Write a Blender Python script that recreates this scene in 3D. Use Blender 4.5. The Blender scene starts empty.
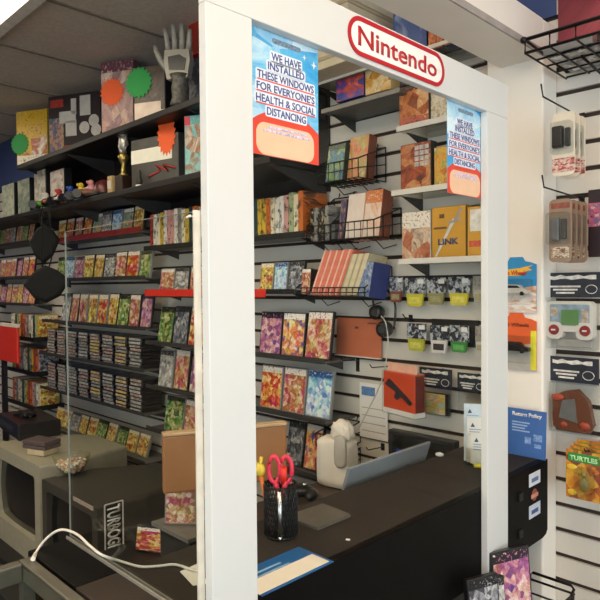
import bpy, bmesh, math, random
from mathutils import Vector, Matrix
random.seed(7)
S = bpy.context.scene
COL = S.collection
PI = math.pi
CAMZ = 1.48

# ------------------------------------------------------------------ camera
yaw, pitch, roll, FPX = .788573, .0235296, -.0085348, 614.06
_f = Vector((-math.sin(yaw)*math.cos(pitch), math.cos(yaw)*math.cos(pitch), -math.sin(pitch)))
_r0 = Vector((math.cos(yaw), math.sin(yaw), 0)); _u0 = _r0.cross(_f)
_r = math.cos(roll)*_r0 + math.sin(roll)*_u0
_u = _r.cross(_f)
CP = Vector((0, 0, CAMZ))
cd = bpy.data.cameras.new('camera'); cam = bpy.data.objects.new('camera', cd); COL.objects.link(cam)
cd.sensor_width = 36; cd.lens = FPX/600*36; cd.clip_start = .02; cd.clip_end = 60
cam.matrix_world = Matrix(((_r.x, _u.x, -_f.x, 0), (_r.y, _u.y, -_f.y, 0), (_r.z, _u.z, -_f.z, CAMZ), (0, 0, 0, 1)))
S.camera = cam

def at(px, py, X=None, Y=None, Z=None):
    "the point of the place seen at a pixel of the photograph, on the plane X, Y or Z = const (metres)"
    d = _f + (px-300)/FPX*_r + (300-py)/FPX*_u
    t = X/d.x if X is not None else Y/d.y if Y is not None else (Z-CAMZ)/d.z
    return CP + d*t

# ------------------------------------------------------------------ materials
def lin(c): return tuple((v/12.92 if v <= .04045 else ((v+.055)/1.055)**2.4) for v in c)
def hexc(h): return lin(tuple(int(h[i:i+2], 16)/255 for i in (0, 2, 4)))
MATS = {}
def newmat(name):
    m = bpy.data.materials.new(name); m.use_nodes = True
    nt = m.node_tree; b = nt.nodes['Principled BSDF']; return m, nt, b
def mat(name, h, rough=.55, metal=0., var=.12, scale=30., spec=.5, bump=0.):
    if name in MATS: return MATS[name]
    m, nt, b = newmat(name); c = hexc(h)
    n = nt.nodes.new('ShaderNodeTexNoise'); n.inputs['Scale'].default_value = scale; n.inputs['Detail'].default_value = 4
    tc = nt.nodes.new('ShaderNodeTexCoord'); nt.links.new(tc.outputs['Object'], n.inputs['Vector'])
    r = nt.nodes.new('ShaderNodeValToRGB'); r.color_ramp.elements[0].position = .3; r.color_ramp.elements[1].position = .7
    r.color_ramp.elements[0].color = tuple(v*(1-var) for v in c)+(1,)
    r.color_ramp.elements[1].color = tuple(min(1, v*(1+var)) for v in c)+(1,)
    nt.links.new(n.outputs['Fac'], r.inputs['Fac']); nt.links.new(r.outputs['Color'], b.inputs['Base Color'])
    b.inputs['Roughness'].default_value = rough; b.inputs['Metallic'].default_value = metal
    b.inputs['Specular IOR Level'].default_value = spec
    if bump:
        bp = nt.nodes.new('ShaderNodeBump'); bp.inputs['Strength'].default_value = bump; bp.inputs['Distance'].default_value = .002
        nt.links.new(n.outputs['Fac'], bp.inputs['Height']); nt.links.new(bp.outputs['Normal'], b.inputs['Normal'])
    MATS[name] = m; return m
def emis(name, h, s):
    m, nt, b = newmat(name); b.inputs['Base Color'].default_value = hexc(h)+(1,)
    b.inputs['Emission Color'].default_value = hexc(h)+(1,); b.inputs['Emission Strength'].default_value = s
    MATS[name] = m; return m
def clear(name, h='ffffff', rough=.02, mixf=.93, gloss=.5):
    "thin clear plastic: mostly see-through with a Fresnel sheen"
    m, nt, b = newmat(name)
    t = nt.nodes.new('ShaderNodeBsdfTransparent'); t.inputs['Color'].default_value = hexc(h)+(1,)
    g = nt.nodes.new('ShaderNodeBsdfGlossy'); g.inputs['Roughness'].default_value = rough
    lw = nt.nodes.new('ShaderNodeLayerWeight'); lw.inputs['Blend'].default_value = .5
    pw = nt.nodes.new('ShaderNodeMath'); pw.operation = 'POWER'; pw.inputs[1].default_value = 5.
    nt.links.new(lw.outputs['Facing'], pw.inputs[0])
    fr = nt.nodes.new('ShaderNodeMath'); fr.operation = 'MULTIPLY_ADD'; fr.inputs[1].default_value = .96; fr.inputs[2].default_value = .04
    nt.links.new(pw.outputs[0], fr.inputs[0])
    mu = nt.nodes.new('ShaderNodeMath'); mu.operation = 'MULTIPLY'; mu.inputs[1].default_value = gloss
    mx = nt.nodes.new('ShaderNodeMixShader'); nt.links.new(fr.outputs[0], mu.inputs[0]); nt.links.new(mu.outputs[0], mx.inputs[0])
    nt.links.new(t.outputs[0], mx.inputs[1]); nt.links.new(g.outputs[0], mx.inputs[2])
    nt.links.new(mx.outputs[0], nt.nodes['Material Output'].inputs['Surface'])
    MATS[name] = m; return m
def cover(key, cols, band=None, scale=6.5, bandpos=.86, aspect=(1, .3, 1.4), rough=.35, low=None, hue=.0):
    "printed picture cover: patches of colour that differ per object, and a title band along the top"
    k = 'cover_'+key
    if k in MATS: return MATS[k]
    m, nt, b = newmat(k); N = nt.nodes.new; L = nt.links.new
    tc = N('ShaderNodeTexCoord'); oi = N('ShaderNodeObjectInfo')
    mp = N('ShaderNodeMapping'); mp.inputs['Scale'].default_value = aspect
    mul = N('ShaderNodeMath'); mul.operation = 'MULTIPLY'; mul.inputs[1].default_value = 37.
    L(oi.outputs['Random'], mul.inputs[0])
    cx = N('ShaderNodeCombineXYZ'); L(mul.outputs[0], cx.inputs[0]); L(mul.outputs[0], cx.inputs[2])
    L(tc.outputs['Generated'], mp.inputs['Vector']); L(cx.outputs[0], mp.inputs['Location'])
    n1 = N('ShaderNodeTexNoise'); n1.inputs['Scale'].default_value = scale*.6; n1.inputs['Detail'].default_value = 6; n1.inputs['Roughness'].default_value = .65; n1.inputs['Distortion'].default_value = 1.6
    v = N('ShaderNodeTexVoronoi'); v.inputs['Scale'].default_value = scale
    L(mp.outputs[0], n1.inputs['Vector']); L(mp.outputs[0], v.inputs['Vector'])
    sp = N('ShaderNodeSeparateColor'); L(v.outputs['Color'], sp.inputs[0])
    mixv = N('ShaderNodeMath'); mixv.operation = 'MULTIPLY_ADD'; mixv.inputs[1].default_value = .45
    L(sp.outputs[0], mixv.inputs[0])
    h2 = N('ShaderNodeMath'); h2.operation = 'MULTIPLY_ADD'; h2.inputs[1].default_value = .95; h2.inputs[2].default_value = -.2
    L(n1.outputs['Fac'], h2.inputs[0]); L(h2.outputs[0], mixv.inputs[2])
    r = N('ShaderNodeValToRGB'); e = r.color_ramp.elements
    while len(e) < len(cols): e.new(.5)
    for i, c in enumerate(cols):
        e[i].position = i/len(cols)+.02; e[i].color = hexc(c)+(1,)
    r.color_ramp.interpolation = 'LINEAR'; L(mixv.outputs[0], r.inputs['Fac'])
    out = r.outputs['Color']
    hs = N('ShaderNodeHueSaturation'); n3 = N('ShaderNodeTexNoise'); n3.inputs['Scale'].default_value = 2.2; L(mp.outputs[0], n3.inputs['Vector'])
    hm = N('ShaderNodeMapRange'); hm.inputs[1].default_value = .3; hm.inputs[2].default_value = .7; hm.inputs[3].default_value = .5-hue; hm.inputs[4].default_value = .5+hue
    L(n3.outputs['Fac'], hm.inputs[0]); L(hm.outputs[0], hs.inputs['Hue']); L(out, hs.inputs['Color']); out = hs.outputs[0]
    def bandmix(out, color, op, pos):
        sx = N('ShaderNodeSeparateXYZ'); L(tc.outputs['Generated'], sx.inputs[0])
        g = N('ShaderNodeMath'); g.operation = op; g.inputs[1].default_value = pos; L(sx.outputs[2], g.inputs[0])
        n2 = N('ShaderNodeTexNoise'); n2.inputs['Scale'].default_value = 14; L(mp.outputs[0], n2.inputs['Vector'])
        g2 = N('ShaderNodeMath'); g2.operation = 'LESS_THAN'; g2.inputs[1].default_value = .58; L(n2.outputs['Fac'], g2.inputs[0])
        g3 = N('ShaderNodeMath'); g3.operation = 'MULTIPLY'; L(g.outputs[0], g3.inputs[0]); L(g2.outputs[0], g3.inputs[1])
        mx = N('ShaderNodeMixRGB'); mx.inputs[2].default_value = hexc(color)+(1,); L(g3.outputs[0], mx.inputs[0]); L(out, mx.inputs[1])
        return mx.outputs[0]
    if band: out = bandmix(out, band, 'GREATER_THAN', bandpos)
    if low: out = bandmix(out, low, 'LESS_THAN', .2)
    L(out, b.inputs['Base Color']); b.inputs['Roughness'].default_value = rough
    MATS[k] = m; return m

# ------------------------------------------------------------------ mesh helpers
class MB:
    def __init__(s): s.bm = bmesh.new()
    def box(s, x0, x1, y0, y1, z0, z1, mi=0, bev=0.):
        tmp = bmesh.new(); bmesh.ops.create_cube(tmp, size=1)
        for v in tmp.verts: v.co = Vector(((x0+x1)/2+v.co.x*(x1-x0), (y0+y1)/2+v.co.y*(y1-y0), (z0+z1)/2+v.co.z*(z1-z0)))
        if bev: bmesh.ops.bevel(tmp, geom=tmp.edges[:]+tmp.verts[:], offset=bev, segments=2, affect='EDGES', profile=.5)
        return s.merge(tmp, mi)
    def merge(s, tmp, mi=0, M=None):
        mp = {}
        for v in tmp.verts: mp[v] = s.bm.verts.new(M @ v.co if M else v.co)
        for f in tmp.faces:
            try: nf = s.bm.faces.new([mp[v] for v in f.verts]); nf.material_index = mi; nf.smooth = f.smooth
            except ValueError: pass
        tmp.free(); return s
    def tube(s, pts, r, n=6, mi=0, closed=False, r2=None):
        pts = [Vector(p) for p in pts]; rings = []
        m = len(pts)
        for i, p in enumerate(pts):
            a = pts[i-1] if (i or closed) else p; b = pts[(i+1) % m] if (i < m-1 or closed) else p
            t = (b-a).normalized(); q = Vector((0, 0, 1)) if abs(t.z) < .9 else Vector((1, 0, 0))
            e1 = t.cross(q).normalized(); e2 = t.cross(e1)
            rr = r if r2 is None else r+(r2-r)*i/(m-1)
            rings.append([s.bm.verts.new(p+rr*(math.cos(2*PI*k/n)*e1+math.sin(2*PI*k/n)*e2)) for k in range(n)])
        for i in range(m if closed else m-1):
            A, B = rings[i], rings[(i+1) % m]
            for k in range(n):
                f = s.bm.faces.new((A[k], A[(k+1) % n], B[(k+1) % n], B[k])); f.smooth = True; f.material_index = mi
        if not closed:
            for A in (rings[0][::-1], rings[-1]): f = s.bm.faces.new(A); f.material_index = mi
        return s
    def lathe(s, prof, n=24, c=(0, 0, 0), mi=0, cap=True, axis='z'):
        rings = []
        for r, z in prof:
            rg = []
            for k in range(n):
                a = 2*PI*k/n; p = (r*math.cos(a), r*math.sin(a), z)
                if axis == 'y': p = (p[0], p[2], p[1])
                if axis == 'x': p = (p[2], p[0], p[1])
                rg.append(s.bm.verts.new(Vector(p)+Vector(c)))
            rings.append(rg)
        for A, B in zip(rings, rings[1:]):
            for k in range(n):
                f = s.bm.faces.new((A[k], A[(k+1) % n], B[(k+1) % n], B[k])); f.smooth = True; f.material_index = mi
        if cap:
            for A in (rings[0][::-1], rings[-1]): s.bm.faces.new(A).material_index = mi
        return s
    def ball(s, c, r, mi=0, sc=(1, 1, 1), sub=2):
        tmp = bmesh.new(); bmesh.ops.create_icosphere(tmp, subdivisions=sub, radius=1)
        for f in tmp.faces: f.smooth = True
        return s.merge(tmp, mi, Matrix.Translation(Vector(c)) @ Matrix.Diagonal((r*sc[0], r*sc[1], r*sc[2], 1)))
    def prism(s, pts, d0, d1, axis='y', mi=0, hole=None):
        "outline pts (2D) extruded along axis from d0 to d1; 2D = (x,z) for y, (y,z) for x, (x,y) for z"
        def P(p, d): return {'y': (p[0], d, p[1]), 'x': (d, p[0], p[1]), 'z': (p[0], p[1], d)}[axis]
        A = [s.bm.verts.new(P(p, d0)) for p in pts]; B = [s.bm.verts.new(P(p, d1)) for p in pts]
        n = len(pts)
        for k in range(n): s.bm.faces.new((A[k], A[(k+1) % n], B[(k+1) % n], B[k])).material_index = mi
        if hole is None:
            s.bm.faces.new(A[::-1]).material_index = mi; s.bm.faces.new(B).material_index = mi
        else:
            C = [s.bm.verts.new(P(p, d0)) for p in hole]; D = [s.bm.verts.new(P(p, d1)) for p in hole]
            for k in range(n):
                j = (k+1) % n
                for q in ((C[j], C[k], D[k], D[j]), (A[j], A[k], C[k], C[j]), (B[k], B[j], D[j], D[k])): s.bm.faces.new(q).material_index = mi
        return s
    def mesh(s, name, mats):
        bmesh.ops.recalc_face_normals(s.bm, faces=s.bm.faces[:])
        me = bpy.data.meshes.new(name); s.bm.to_mesh(me); s.bm.free()
        for m in (mats if isinstance(mats, (list, tuple)) else [mats]): me.materials.append(m)
        return me
    def obj(s, name, mats, parent=None, loc=(0, 0, 0), rot=(0, 0, 0)):
        return link(name, s.mesh(name, mats), parent, loc, rot)
def link(name, me, parent=None, loc=(0, 0, 0), rot=(0, 0, 0)):
    o = bpy.data.objects.new(name, me); COL.objects.link(o); o.location = loc; o.rotation_euler = rot
    if parent: o.parent = parent
    return o
def tag(o, label, cat, group=None):
    if not 4 <= len(label.split()) <= 16: print('LABEL', len(label.split()), label)
    o['label'] = label; o['category'] = cat
    if group: o['group'] = group
    return o
def thing(name, label, cat, loc=(0, 0, 0), rot=(0, 0, 0), group=None):
    return tag(link(name, None, None, loc, rot), label, cat, group)
def struct(o): o['kind'] = 'structure'; return o
def text_mesh(txt, w, h, depth=.0006, bold=.02, cond=None):
    "lettering in the local x-z plane facing -y, fitted to w x h, lower left corner at the origin"
    cu = bpy.data.curves.new('lettering', 'FONT'); cu.body = txt; cu.offset = bold; cu.resolution_u = 3
    ob = bpy.data.objects.new('lettering', cu); COL.objects.link(ob)
    dg = bpy.context.evaluated_depsgraph_get(); dg.update()
    me = bpy.data.meshes.new_from_object(ob.evaluated_get(dg)); bpy.data.objects.remove(ob); bpy.data.curves.remove(cu)
    xs = [v.co.x for v in me.vertices]; ys = [v.co.y for v in me.vertices]
    x0, x1, y0, y1 = min(xs), max(xs), min(ys), max(ys)
    bm = bmesh.new(); bm.from_mesh(me); bpy.data.meshes.remove(me)
    for v in bm.verts: v.co = Vector(((v.co.x-x0)/(x1-x0)*w, 0, (v.co.y-y0)/(y1-y0)*h))
    ex = bmesh.ops.extrude_face_region(bm, geom=bm.faces[:])
    for g in ex['geom']:
        if isinstance(g, bmesh.types.BMVert): g.co.y -= depth
    return bm
def add_text(mb, txt, x, z, w, h, y=0., mi=0, bold=.02, M=None):
    t = Matrix.Translation((x, y, z)); mb.merge(text_mesh(txt, w, h, bold=bold), mi, (M @ t) if M else t)
def rrect(x0, x1, z0, z1, r, n=8):
    o = []
    for cx, cz, a0 in ((x1-r, z1-r, 0), (x0+r, z1-r, 90), (x0+r, z0+r, 180), (x1-r, z0+r, 270)):
        for k in range(n+1):
            a = math.radians(a0+90*k/n); o.append((cx+r*math.cos(a), cz+r*math.sin(a)))
    return o
def star(cx, cz, r1, r2, n=18):
    return [(cx+(r1 if k % 2 else r2)*math.cos(PI*k/n), cz+(r1 if k % 2 else r2)*math.sin(PI*k/n)) for k in range(2*n)]
ORD = ['', 'first', 'second', 'third', 'fourth', 'fifth', 'sixth', 'seventh', 'eighth', 'ninth', 'tenth', 'eleventh', 'twelfth', 'thirteenth', 'fourteenth', 'fifteenth', 'sixteenth']

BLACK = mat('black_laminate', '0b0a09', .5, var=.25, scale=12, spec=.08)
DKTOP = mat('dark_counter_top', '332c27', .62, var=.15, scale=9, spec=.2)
WIRE = mat('black_wire', '141313', .45, .3)
WHITEP = mat('white_paint', 'f0e9dd', .5, var=.02, scale=8)
WHITE = mat('white_card', 'ece8e0', .6, var=.03)
DKGREY = mat('dark_grey_metal', '3a3836', .5, .2)
SHELFGREY = mat('shelf_grey_metal', '6b6864', .5, .3)
SHBLACK = mat('black_shelf', '171412', .5, var=.2)
RED = mat('red_plastic', 'e0301c', .45, var=.05)
DKRED = mat('dark_red_plastic', '8c1f1c', .45, var=.08)
CASEBLK = mat('case_black', '1d1c1e', .3)
CASEGRY = mat('case_grey', '8d8a86', .3)
PAPER = mat('paper', 'f3eee6', .7, var=.03)
ACRYLS = clear('side_acrylic', 'f8faf8', gloss=.8)
ACRYL = clear('clear_acrylic', 'fbfdfc', gloss=.12)
BAG = clear('clear_plastic_bag', 'f4f6f6', rough=.12, gloss=.7)
CHROME = mat('chrome', 'c9c9c9', .25, 1., var=.05)

# ------------------------------------------------------------------ the room
YW = 1.83; CEIL = CAMZ+1.18; XL, XR, YF = -6.4, 1.8, -2.4
SLAT = mat('slat_board', 'd9d2c6', .5, var=.03, scale=5)
GROOVE = mat('slat_groove', '3a2a20', .7)
b = MB(); b.box(XL-.1, XR+.1, YF-.1, YW+.15, -.08, 0); struct(b.obj('floor', mat('floor_tile', '6a6058', .45, var=.15, scale=3)))
b = MB(); b.box(XL-.1, XR+.1, YF-.1, YW+.15, CEIL, CEIL+.06)
CT = mat('ceiling_tile', 'c6baa9', .85, var=.1, scale=60, bump=.3)
CB = mat('ceiling_bar', '84796c', .6)
xs = -2.52-.61*6
while xs < XR:
    b.box(xs-.011, xs+.011, YF, YW, CEIL-.006, CEIL+.001, 1); xs += .61
for yy in (.42, -.80, -2.02): b.box(XL, XR, yy-.011, yy+.011, CEIL-.0061, CEIL+.001, 1)
struct(b.obj('ceiling', [CT, CB]))
b = MB(); z0s = CAMZ+.5565-.076*26
ZT = 2.27
b.box(XL, XR, YW+.010, YW+.06, 0, CEIL, 1)
z = z0s-.076
while z < ZT:
    lo, hi = max(0, z+.007), min(ZT, z+.076-.007)
    if hi > lo: b.box(XL, XR, YW, YW+.0105, lo, hi, 0)
    z += .076
struct(b.obj('wall_back', [SLAT, GROOVE]))
b = MB(); b.box(XL, -.757, YW-.004, YW+.0105, ZT, CEIL); struct(b.obj('wall_back_upper', mat('blue_wall', '3c4d7c', .7, var=.06, scale=6)))
b = MB(); b.box(-.757, XR, YW-.004, YW+.0105, ZT, CEIL); struct(b.obj('wall_back_corner', mat('beige_wall', 'cabfae', .7, var=.04, scale=6)))
b = MB(); b.box(XL-.1, XL, YF, YW+.06, 0, CEIL); struct(b.obj('wall_left', mat('blue_wall', '3c4d7c')))
# right wall and front wall carry the shop windows the daylight comes through
WALLP = mat('beige_wall', 'cabfae')
def wall_with_window(name, horiz, c0, c1, w0, w1, z0, z1, q0, q1):
    b = MB()
    for a0, a1, lo, hi in ((c0, w0, 0, CEIL), (w1, c1, 0, CEIL), (w0, w1, 0, z0), (w0, w1, z1, CEIL)):
        if horiz: b.box(a0, a1, q0, q1, lo, hi)
        else: b.box(q0, q1, a0, a1, lo, hi)
    return struct(b.obj(name, WALLP))
wall_with_window('wall_right', False, YF-.1, YW+.06, -2.1, 1.5, .5, 2.45, XR, XR+.1)
wall_with_window('wall_front', True, XL-.1, XR+.1, -1.6, 1.5, .5, 2.45, YF-.1, YF)
FR = mat('window_aluminium', 'b9bbbd', .4, .6)
WG = clear('window_glass', 'fbfdfd', gloss=.4)
for nm, hz, a0, a1, q in (('window_1', False, -2.1, 1.5, XR+.05), ('window_2', True, -1.6, 1.5, YF-.05)):
    e = struct(link(nm, None))
    b = MB(); n = 3
    def bar(lo, hi, z0, z1):
        if hz: b.box(lo, hi, q-.03, q+.03, z0, z1)
        else: b.box(q-.03, q+.03, lo, hi, z0, z1)
    for k in range(n+1):
        c = a0+(a1-a0)*k/n; bar(max(a0, c-.03), min(a1, c+.03), .5, 2.45)
    bar(a0, a1, .5, .55); bar(a0, a1, 2.4, 2.45); b.obj('window_frame', FR, e)
    for k in range(n):
        g = MB(); lo, hi = a0+(a1-a0)*k/n+.03, a0+(a1-a0)*(k+1)/n-.03
        if hz: g.box(lo, hi, q-.003, q+.003, .55, 2.4)
        else: g.box(q-.003, q+.003, lo, hi, .55, 2.4)
        g.obj('pane', WG, e)
# pillar and header beam
b = MB(); b.box(-.932, -.757, 1.735, YW, 0, 2.232, bev=.006); struct(b.obj('wall_pillar', WHITEP))
b = MB(); b.box(-.885, -.757, YF, 1.735, 2.135, 2.232, bev=.003); b.box(-.757, -.752, YF, 1.735, 2.124, 2.142, 1); b.box(-.885, -.757, YF, 1.735, 2.124, 2.135, 0)
struct(b.obj('trim_1', [WHITEP, mat('beam_lip', 'a39d96', .5)]))

# ceiling lights (2x4 troffers), vent
LIT = emis('fluorescent_diffuser', 'fff1d6', 5.)
def troffer(x, y, label, m=LIT):
    t = thing('ceiling_light', label, 'light', (x, y, CEIL-.006), group='fluorescent ceiling lights')
    b = MB(); b.prism([(-.61, -.305), (.61, -.305), (.61, .305), (-.61, .305)], -.022, .004, 'z', hole=[(-.56, -.255), (.56, -.255), (.56, .255), (-.56, .255)])
    b.obj('frame', mat('troffer_frame', 'd8d4c8', .4), t)
    b = MB(); b.box(-.56, .56, -.255, .255, -.014, -.004); b.obj('diffuser', m, t)
    return t
troffer(-2.61, .735, 'lit fluorescent panel in the ceiling above the left shelves')
for x, y, lab in ((-4.6, .735, 'added unseen fill light panel in the ceiling over the far left racks'), (-3.6, -.8, 'added unseen fill light panel in the ceiling over the left aisle')): troffer(x, y, lab)  # two panels out of view, added to brighten the dim left side
WARM = emis('warm_diffuser', 'ffe0b8', 8.5)
for x, y, lab in ((.25, .45, 'warm lit ceiling panel over the space before the right slats'), (-.2, -1.1, 'warm lit ceiling panel behind the viewer'), (-1.45, -.2, 'warm lit ceiling panel over the glass showcase')): troffer(x, y, lab, WARM)

# ------------------------------------------------------------------ cases: palettes
PAL = [  # words, colours, band
 ('orange and blue', ['1b2440', '3a63a8', 'd8732b', 'f1c27a', 'efe6d6'], 'f3efe6'),
 ('green and black', ['10140f', '24452b', '55803a', 'b4b867', 'e9e4c4'], '161616'),
 ('red and gold', ['2a0d0c', '8e1d18', 'c93c22', 'dfa54a', 'f3e2b4'], 'efe9df'),
 ('pale blue', ['20406e', '4d86bd', '93bfdb', 'dbe8ec', 'f2f0ea'], '24508c'),
 ('purple and pink', ['24163d', '5b3d84', 'a7577f', 'd9a0a2', 'efe0d6'], '1b1624'),
 ('yellow and brown', ['33200f', '7a4a1f', 'b98a34', 'e5c763', 'f6ecc7'], 'f2e6c8'),
 ('grey and white', ['202022', '55565a', '93918d', 'c9c5bd', 'efece6'], '2a2a2c'),
 ('tan and red', ['3a231a', '8a5a3c', 'b9553d', 'd8b08c', 'f1e4d2'], 'f0e7dc'),
 ('teal and orange', ['0f2c33', '2a6d74', '6bab9f', 'd9803c', 'f3e3c0'], 'f6f3ea'),
 ('black and silver', ['0d0d0f', '26272c', '4d4f57', '8f9197', 'd5d4d0'], '101012'),
]
def pal(i): w, c, bd = PAL[i]; return w, cover(w.replace(' ', '_'), c, bd, hue=.07)
CM = {}
def case_meshes(w, h, d, shell, ci):
    k = (round(w, 3), round(h, 3), round(d, 3), shell.name, ci)
    if k not in CM:
        b = MB(); b.box(-w/2, w/2, -d/2, d/2, 0, h, bev=min(.0018, d*.2)); a = b.mesh('case_shell', shell)
        b = MB(); e = min(.005, w*.05); b.box(-w/2+e, w/2-e, -d/2-.0008, -d/2+.0004, e, h-e); c = b.mesh('cover', pal(ci)[1] if isinstance(ci, int) else ci)
        CM[k] = (a, c)
    return CM[k]
def case(x, y, z, w, h, d, ci, label, cat='game case', tilt=.12, rz=0., shell=None, group=None, name='game_case'):
    shell = shell or (CASEBLK if random.random() < .6 else CASEGRY)
    a, c = case_meshes(w, h, d, shell, ci)
    t = thing(name, label, cat, (x, y, z), (-tilt, 0, rz), group)
    link('case_shell', a, t); link('cover', c, t)
    return t
def shelf(x0, x1, z, label, lip=.012, lipmat=None, depth=.17, y1=YW-.001, board=None, name='display_shelf', group='display shelves on the slat wall'):
    t = thing(name, label, 'shelf', ((x0+x1)/2, y1, z), group=group); w = (x1-x0)/2
    b = MB(); b.box(-w, w, -depth, 0, -.006, 0); b.obj('board', board or SHELFGREY, t)
    b = MB(); b.box(-w, w, -depth-.004, -depth, -.008, lip, bev=.001); b.obj('lip', lipmat or DKGREY, t)
    for s in (-w*.9, w*.9):
        b = MB(); b.prism([(0, -.006), (-depth*.8, -.006), (0, -.05)], s-.002, s+.002, 'x'); b.obj('bracket', DKGREY, t)
    return t
def row(x0, x1, n, z, y, h, phrase, group, pals=None, d=.014, tilt=.14, gap=.93, rz=0., shell=None):
    w = (x1-x0)/n
    for i in range(n):
        ci = pals[i % len(pals)] if pals else random.randrange(len(PAL))
        hh = h*random.uniform(.95, 1.0)
        case(x0+w*(i+.5), y, z+.0008+d*.5*math.sin(tilt), w*gap, hh, d, ci, f'{PAL[ci][0]} game case, {ORD[i+1]} {phrase}', tilt=tilt+random.uniform(-.03, .03), rz=rz+random.uniform(-.05, .05), shell=shell, group=group)

# left unit of the slat wall
shelf(-3.98, -2.83, 1.772, 'top shelf of the left rack with a dark red lip', lip=.022, lipmat=DKRED)
row(-3.93, -2.86, 9, 1.772, 1.70, .145, 'behind the dark red lip', 'covers behind the dark red lip', [5, 2, 7, 2, 8, 6, 3, 8, 5])
shelf(-4.1, -2.80, 1.528, 'left rack shelf just below the dark red lip')
row(-3.96, -2.80, 9, 1.528, 1.70, .150, 'on left shelf below the dark red lip', 'covers on the second left shelf', [1, 3, 4, 5, 5, 6, 7, 2, 1])
shelf(-4.1, -2.80, 1.262, 'left rack shelf above the stacked grey cases')
row(-3.90, -2.80, 9, 1.262, 1.70, .185, 'on left shelf above the stacked cases', 'covers on the third left shelf', [6, 0, 7, 5, 2, 5, 1, 7, 4])
STK = []
for i, c in enumerate((['4a484a', '6f6c6a', '8f8b86', 'd2ccc2'], ['5a3a38', '8a5a50', 'a88a80', 'd9cdbf'], ['6a5a34', 'a08a4a', 'c2a860', 'e0d4b4'], ['6a6a6c', '8e8e8e', 'b2b0ac', 'dcd8d0'])):
    STK.append(cover('disc_spine_%d' % i, c, None, scale=7, aspect=(1.6, .2, .5)))
STKN = ['grey', 'reddish', 'yellowish', 'silver']
SM = {}
def stacks(x0, x1, n, z, y, hmax, rows, where, group):
    w = (x1-x0)/n; dz = hmax/rows
    for i in range(n):
        for k in range(rows):
            ci = random.choice((0, 0, 1, 3)) if i not in (4, 6) else random.choice((2, 1, 2, 0))
            key = (ci, round(w, 3), round(dz, 4))
            if key not in SM:
                b = MB(); b.box(-w*.45, w*.45, -.06, .06, 0, dz*.88, bev=.0012); b.box(-w*.38, w*.36, -.0606, -.0598, dz*.1, dz*.8, 1); SM[key] = b.mesh('disc_case', [CASEBLK, STK[ci]])
            o = link('disc_case', SM[key], None, (x0+w*(i+.5)+random.uniform(-.003, .003), y+random.uniform(-.004, .004), z+.0005+k*dz), (0, 0, random.uniform(-.03, .03)))
            tag(o, f'{STKN[ci]} flat disc case, {ORD[k+1]} up in {ORD[i+1]} stack from left, {where}', 'disc case', group)
shelf(-4.15, -2.82, 1.045, 'left rack shelf with the upper row of stacked cases')
stacks(-4.08, -2.86, 8, 1.045, 1.735, .165, 9, 'upper stack shelf', 'upper row of stacked disc cases')
shelf(-4.15, -2.82, .815, 'left rack shelf with the lower row of stacked cases')
stacks(-4.08, -2.86, 8, .815, 1.735, .175, 9, 'lower stack shelf', 'lower row of stacked disc cases')
shelf(-4.15, -2.82, .56, 'lowest left rack shelf behind the candy bowl')
row(-4.08, -2.9, 10, .56, 1.72, .125, 'on the shelf behind the candy bowl', 'yellow covers on the lowest left shelf', [5, 5, 6, 5, 5, 1, 5, 1, 5, 5], tilt=.3)

# middle unit: its shelves run on behind the white post
SPC = [('white', 'e8e2d6'), ('yellow', 'd9b53c'), ('pink', 'd39a92'), ('cream', 'e9dcb8'), ('orange', 'd8722e'), ('dark teal', '24464c'), ('red', 'b8382a'), ('pale green', 'a9b486'), ('grey', '98938c'), ('black', '1c1b1c')]
SPM = {}
def spines(x0, x1, n, z, y, h, seq, phrase, group, lean=.0):
    w = (x1-x0)/n
    for i in range(n):
        ci = seq[i % len(seq)]; wd = w*.9
        key = (ci, round(wd, 4))
        if key not in SPM:
            c = SPC[ci][1]; dark = '2a2320' if ci != 9 else 'c9b48a'
            m = cover('spine_%d' % ci, [c, c, c, dark], None, scale=5, aspect=(.3, .2, 1.6))
            b = MB(); b.box(-wd/2, wd/2, -.07, .07, 0, h, bev=.0012); SPM[key] = b.mesh('game_case', m)
        o = link('game_case', SPM[key], None, (x0+w*(i+.5), y, z+.0006), (0, lean, 0))
        o.scale = (1, 1, random.uniform(.93, 1))
        tag(o, f'{SPC[ci][0]} spined case, {ORD[i+1]} from left in the upright row {phrase}', 'game case', group)
shelf(-2.80, -1.64, 1.672, 'long shelf of upright spines passing behind the white post', lip=.016, lipmat=SHBLACK)
spines(-2.77, -2.33, 14, 1.672, 1.745, .185, [6, 0, 3, 1, 0, 2, 2, 0, 8, 3, 1, 5, 4, 3], 'left of the white post', 'upright cases left of the post')
spines(-1.96, -1.665, 11, 1.672, 1.745, .172, [5, 1, 1, 4, 3, 0, 0, 2, 7, 3, 4], 'right of the white post', 'upright cases right of the post')
sh = shelf(-2.78, -1.70, 1.455, 'shelf below the spines with a bright red price rail', lip=.012, lipmat=SHBLACK)
b = MB(); b.box(-2.78+2.24, -1.86+2.24, -.182, -.1745, -.022, .012, bev=.001); o = b.obj('price_rail', RED, sh); o['label'] = 'bright red price rail'
row(-2.72, -2.33, 3, 1.455, 1.70, .12, 'over the red rail, left of the post', 'covers above the red rail left of the post', [7, 6, 7])
row(-1.95, -1.69, 3, 1.455, 1.70, .125, 'over the red rail, right of the post', 'covers above the red rail right of the post', [5, 3, 9])
shelf(-2.80, -1.54, 1.195, 'shelf below the red rail passing behind the white post')
row(-2.75, -2.34, 3, 1.195, 1.70, .19, 'below the red rail, left of the post', 'covers below the red rail left of the post', [1, 9, 2])
shelf(-2.80, -1.54, .97, 'second shelf below the red rail, behind the white post')
row(-2.75, -2.34, 3, .97, 1.70, .20, 'two shelves below the rail, left of post', 'covers two shelves below the rail', [6, 7, 4])
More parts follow.
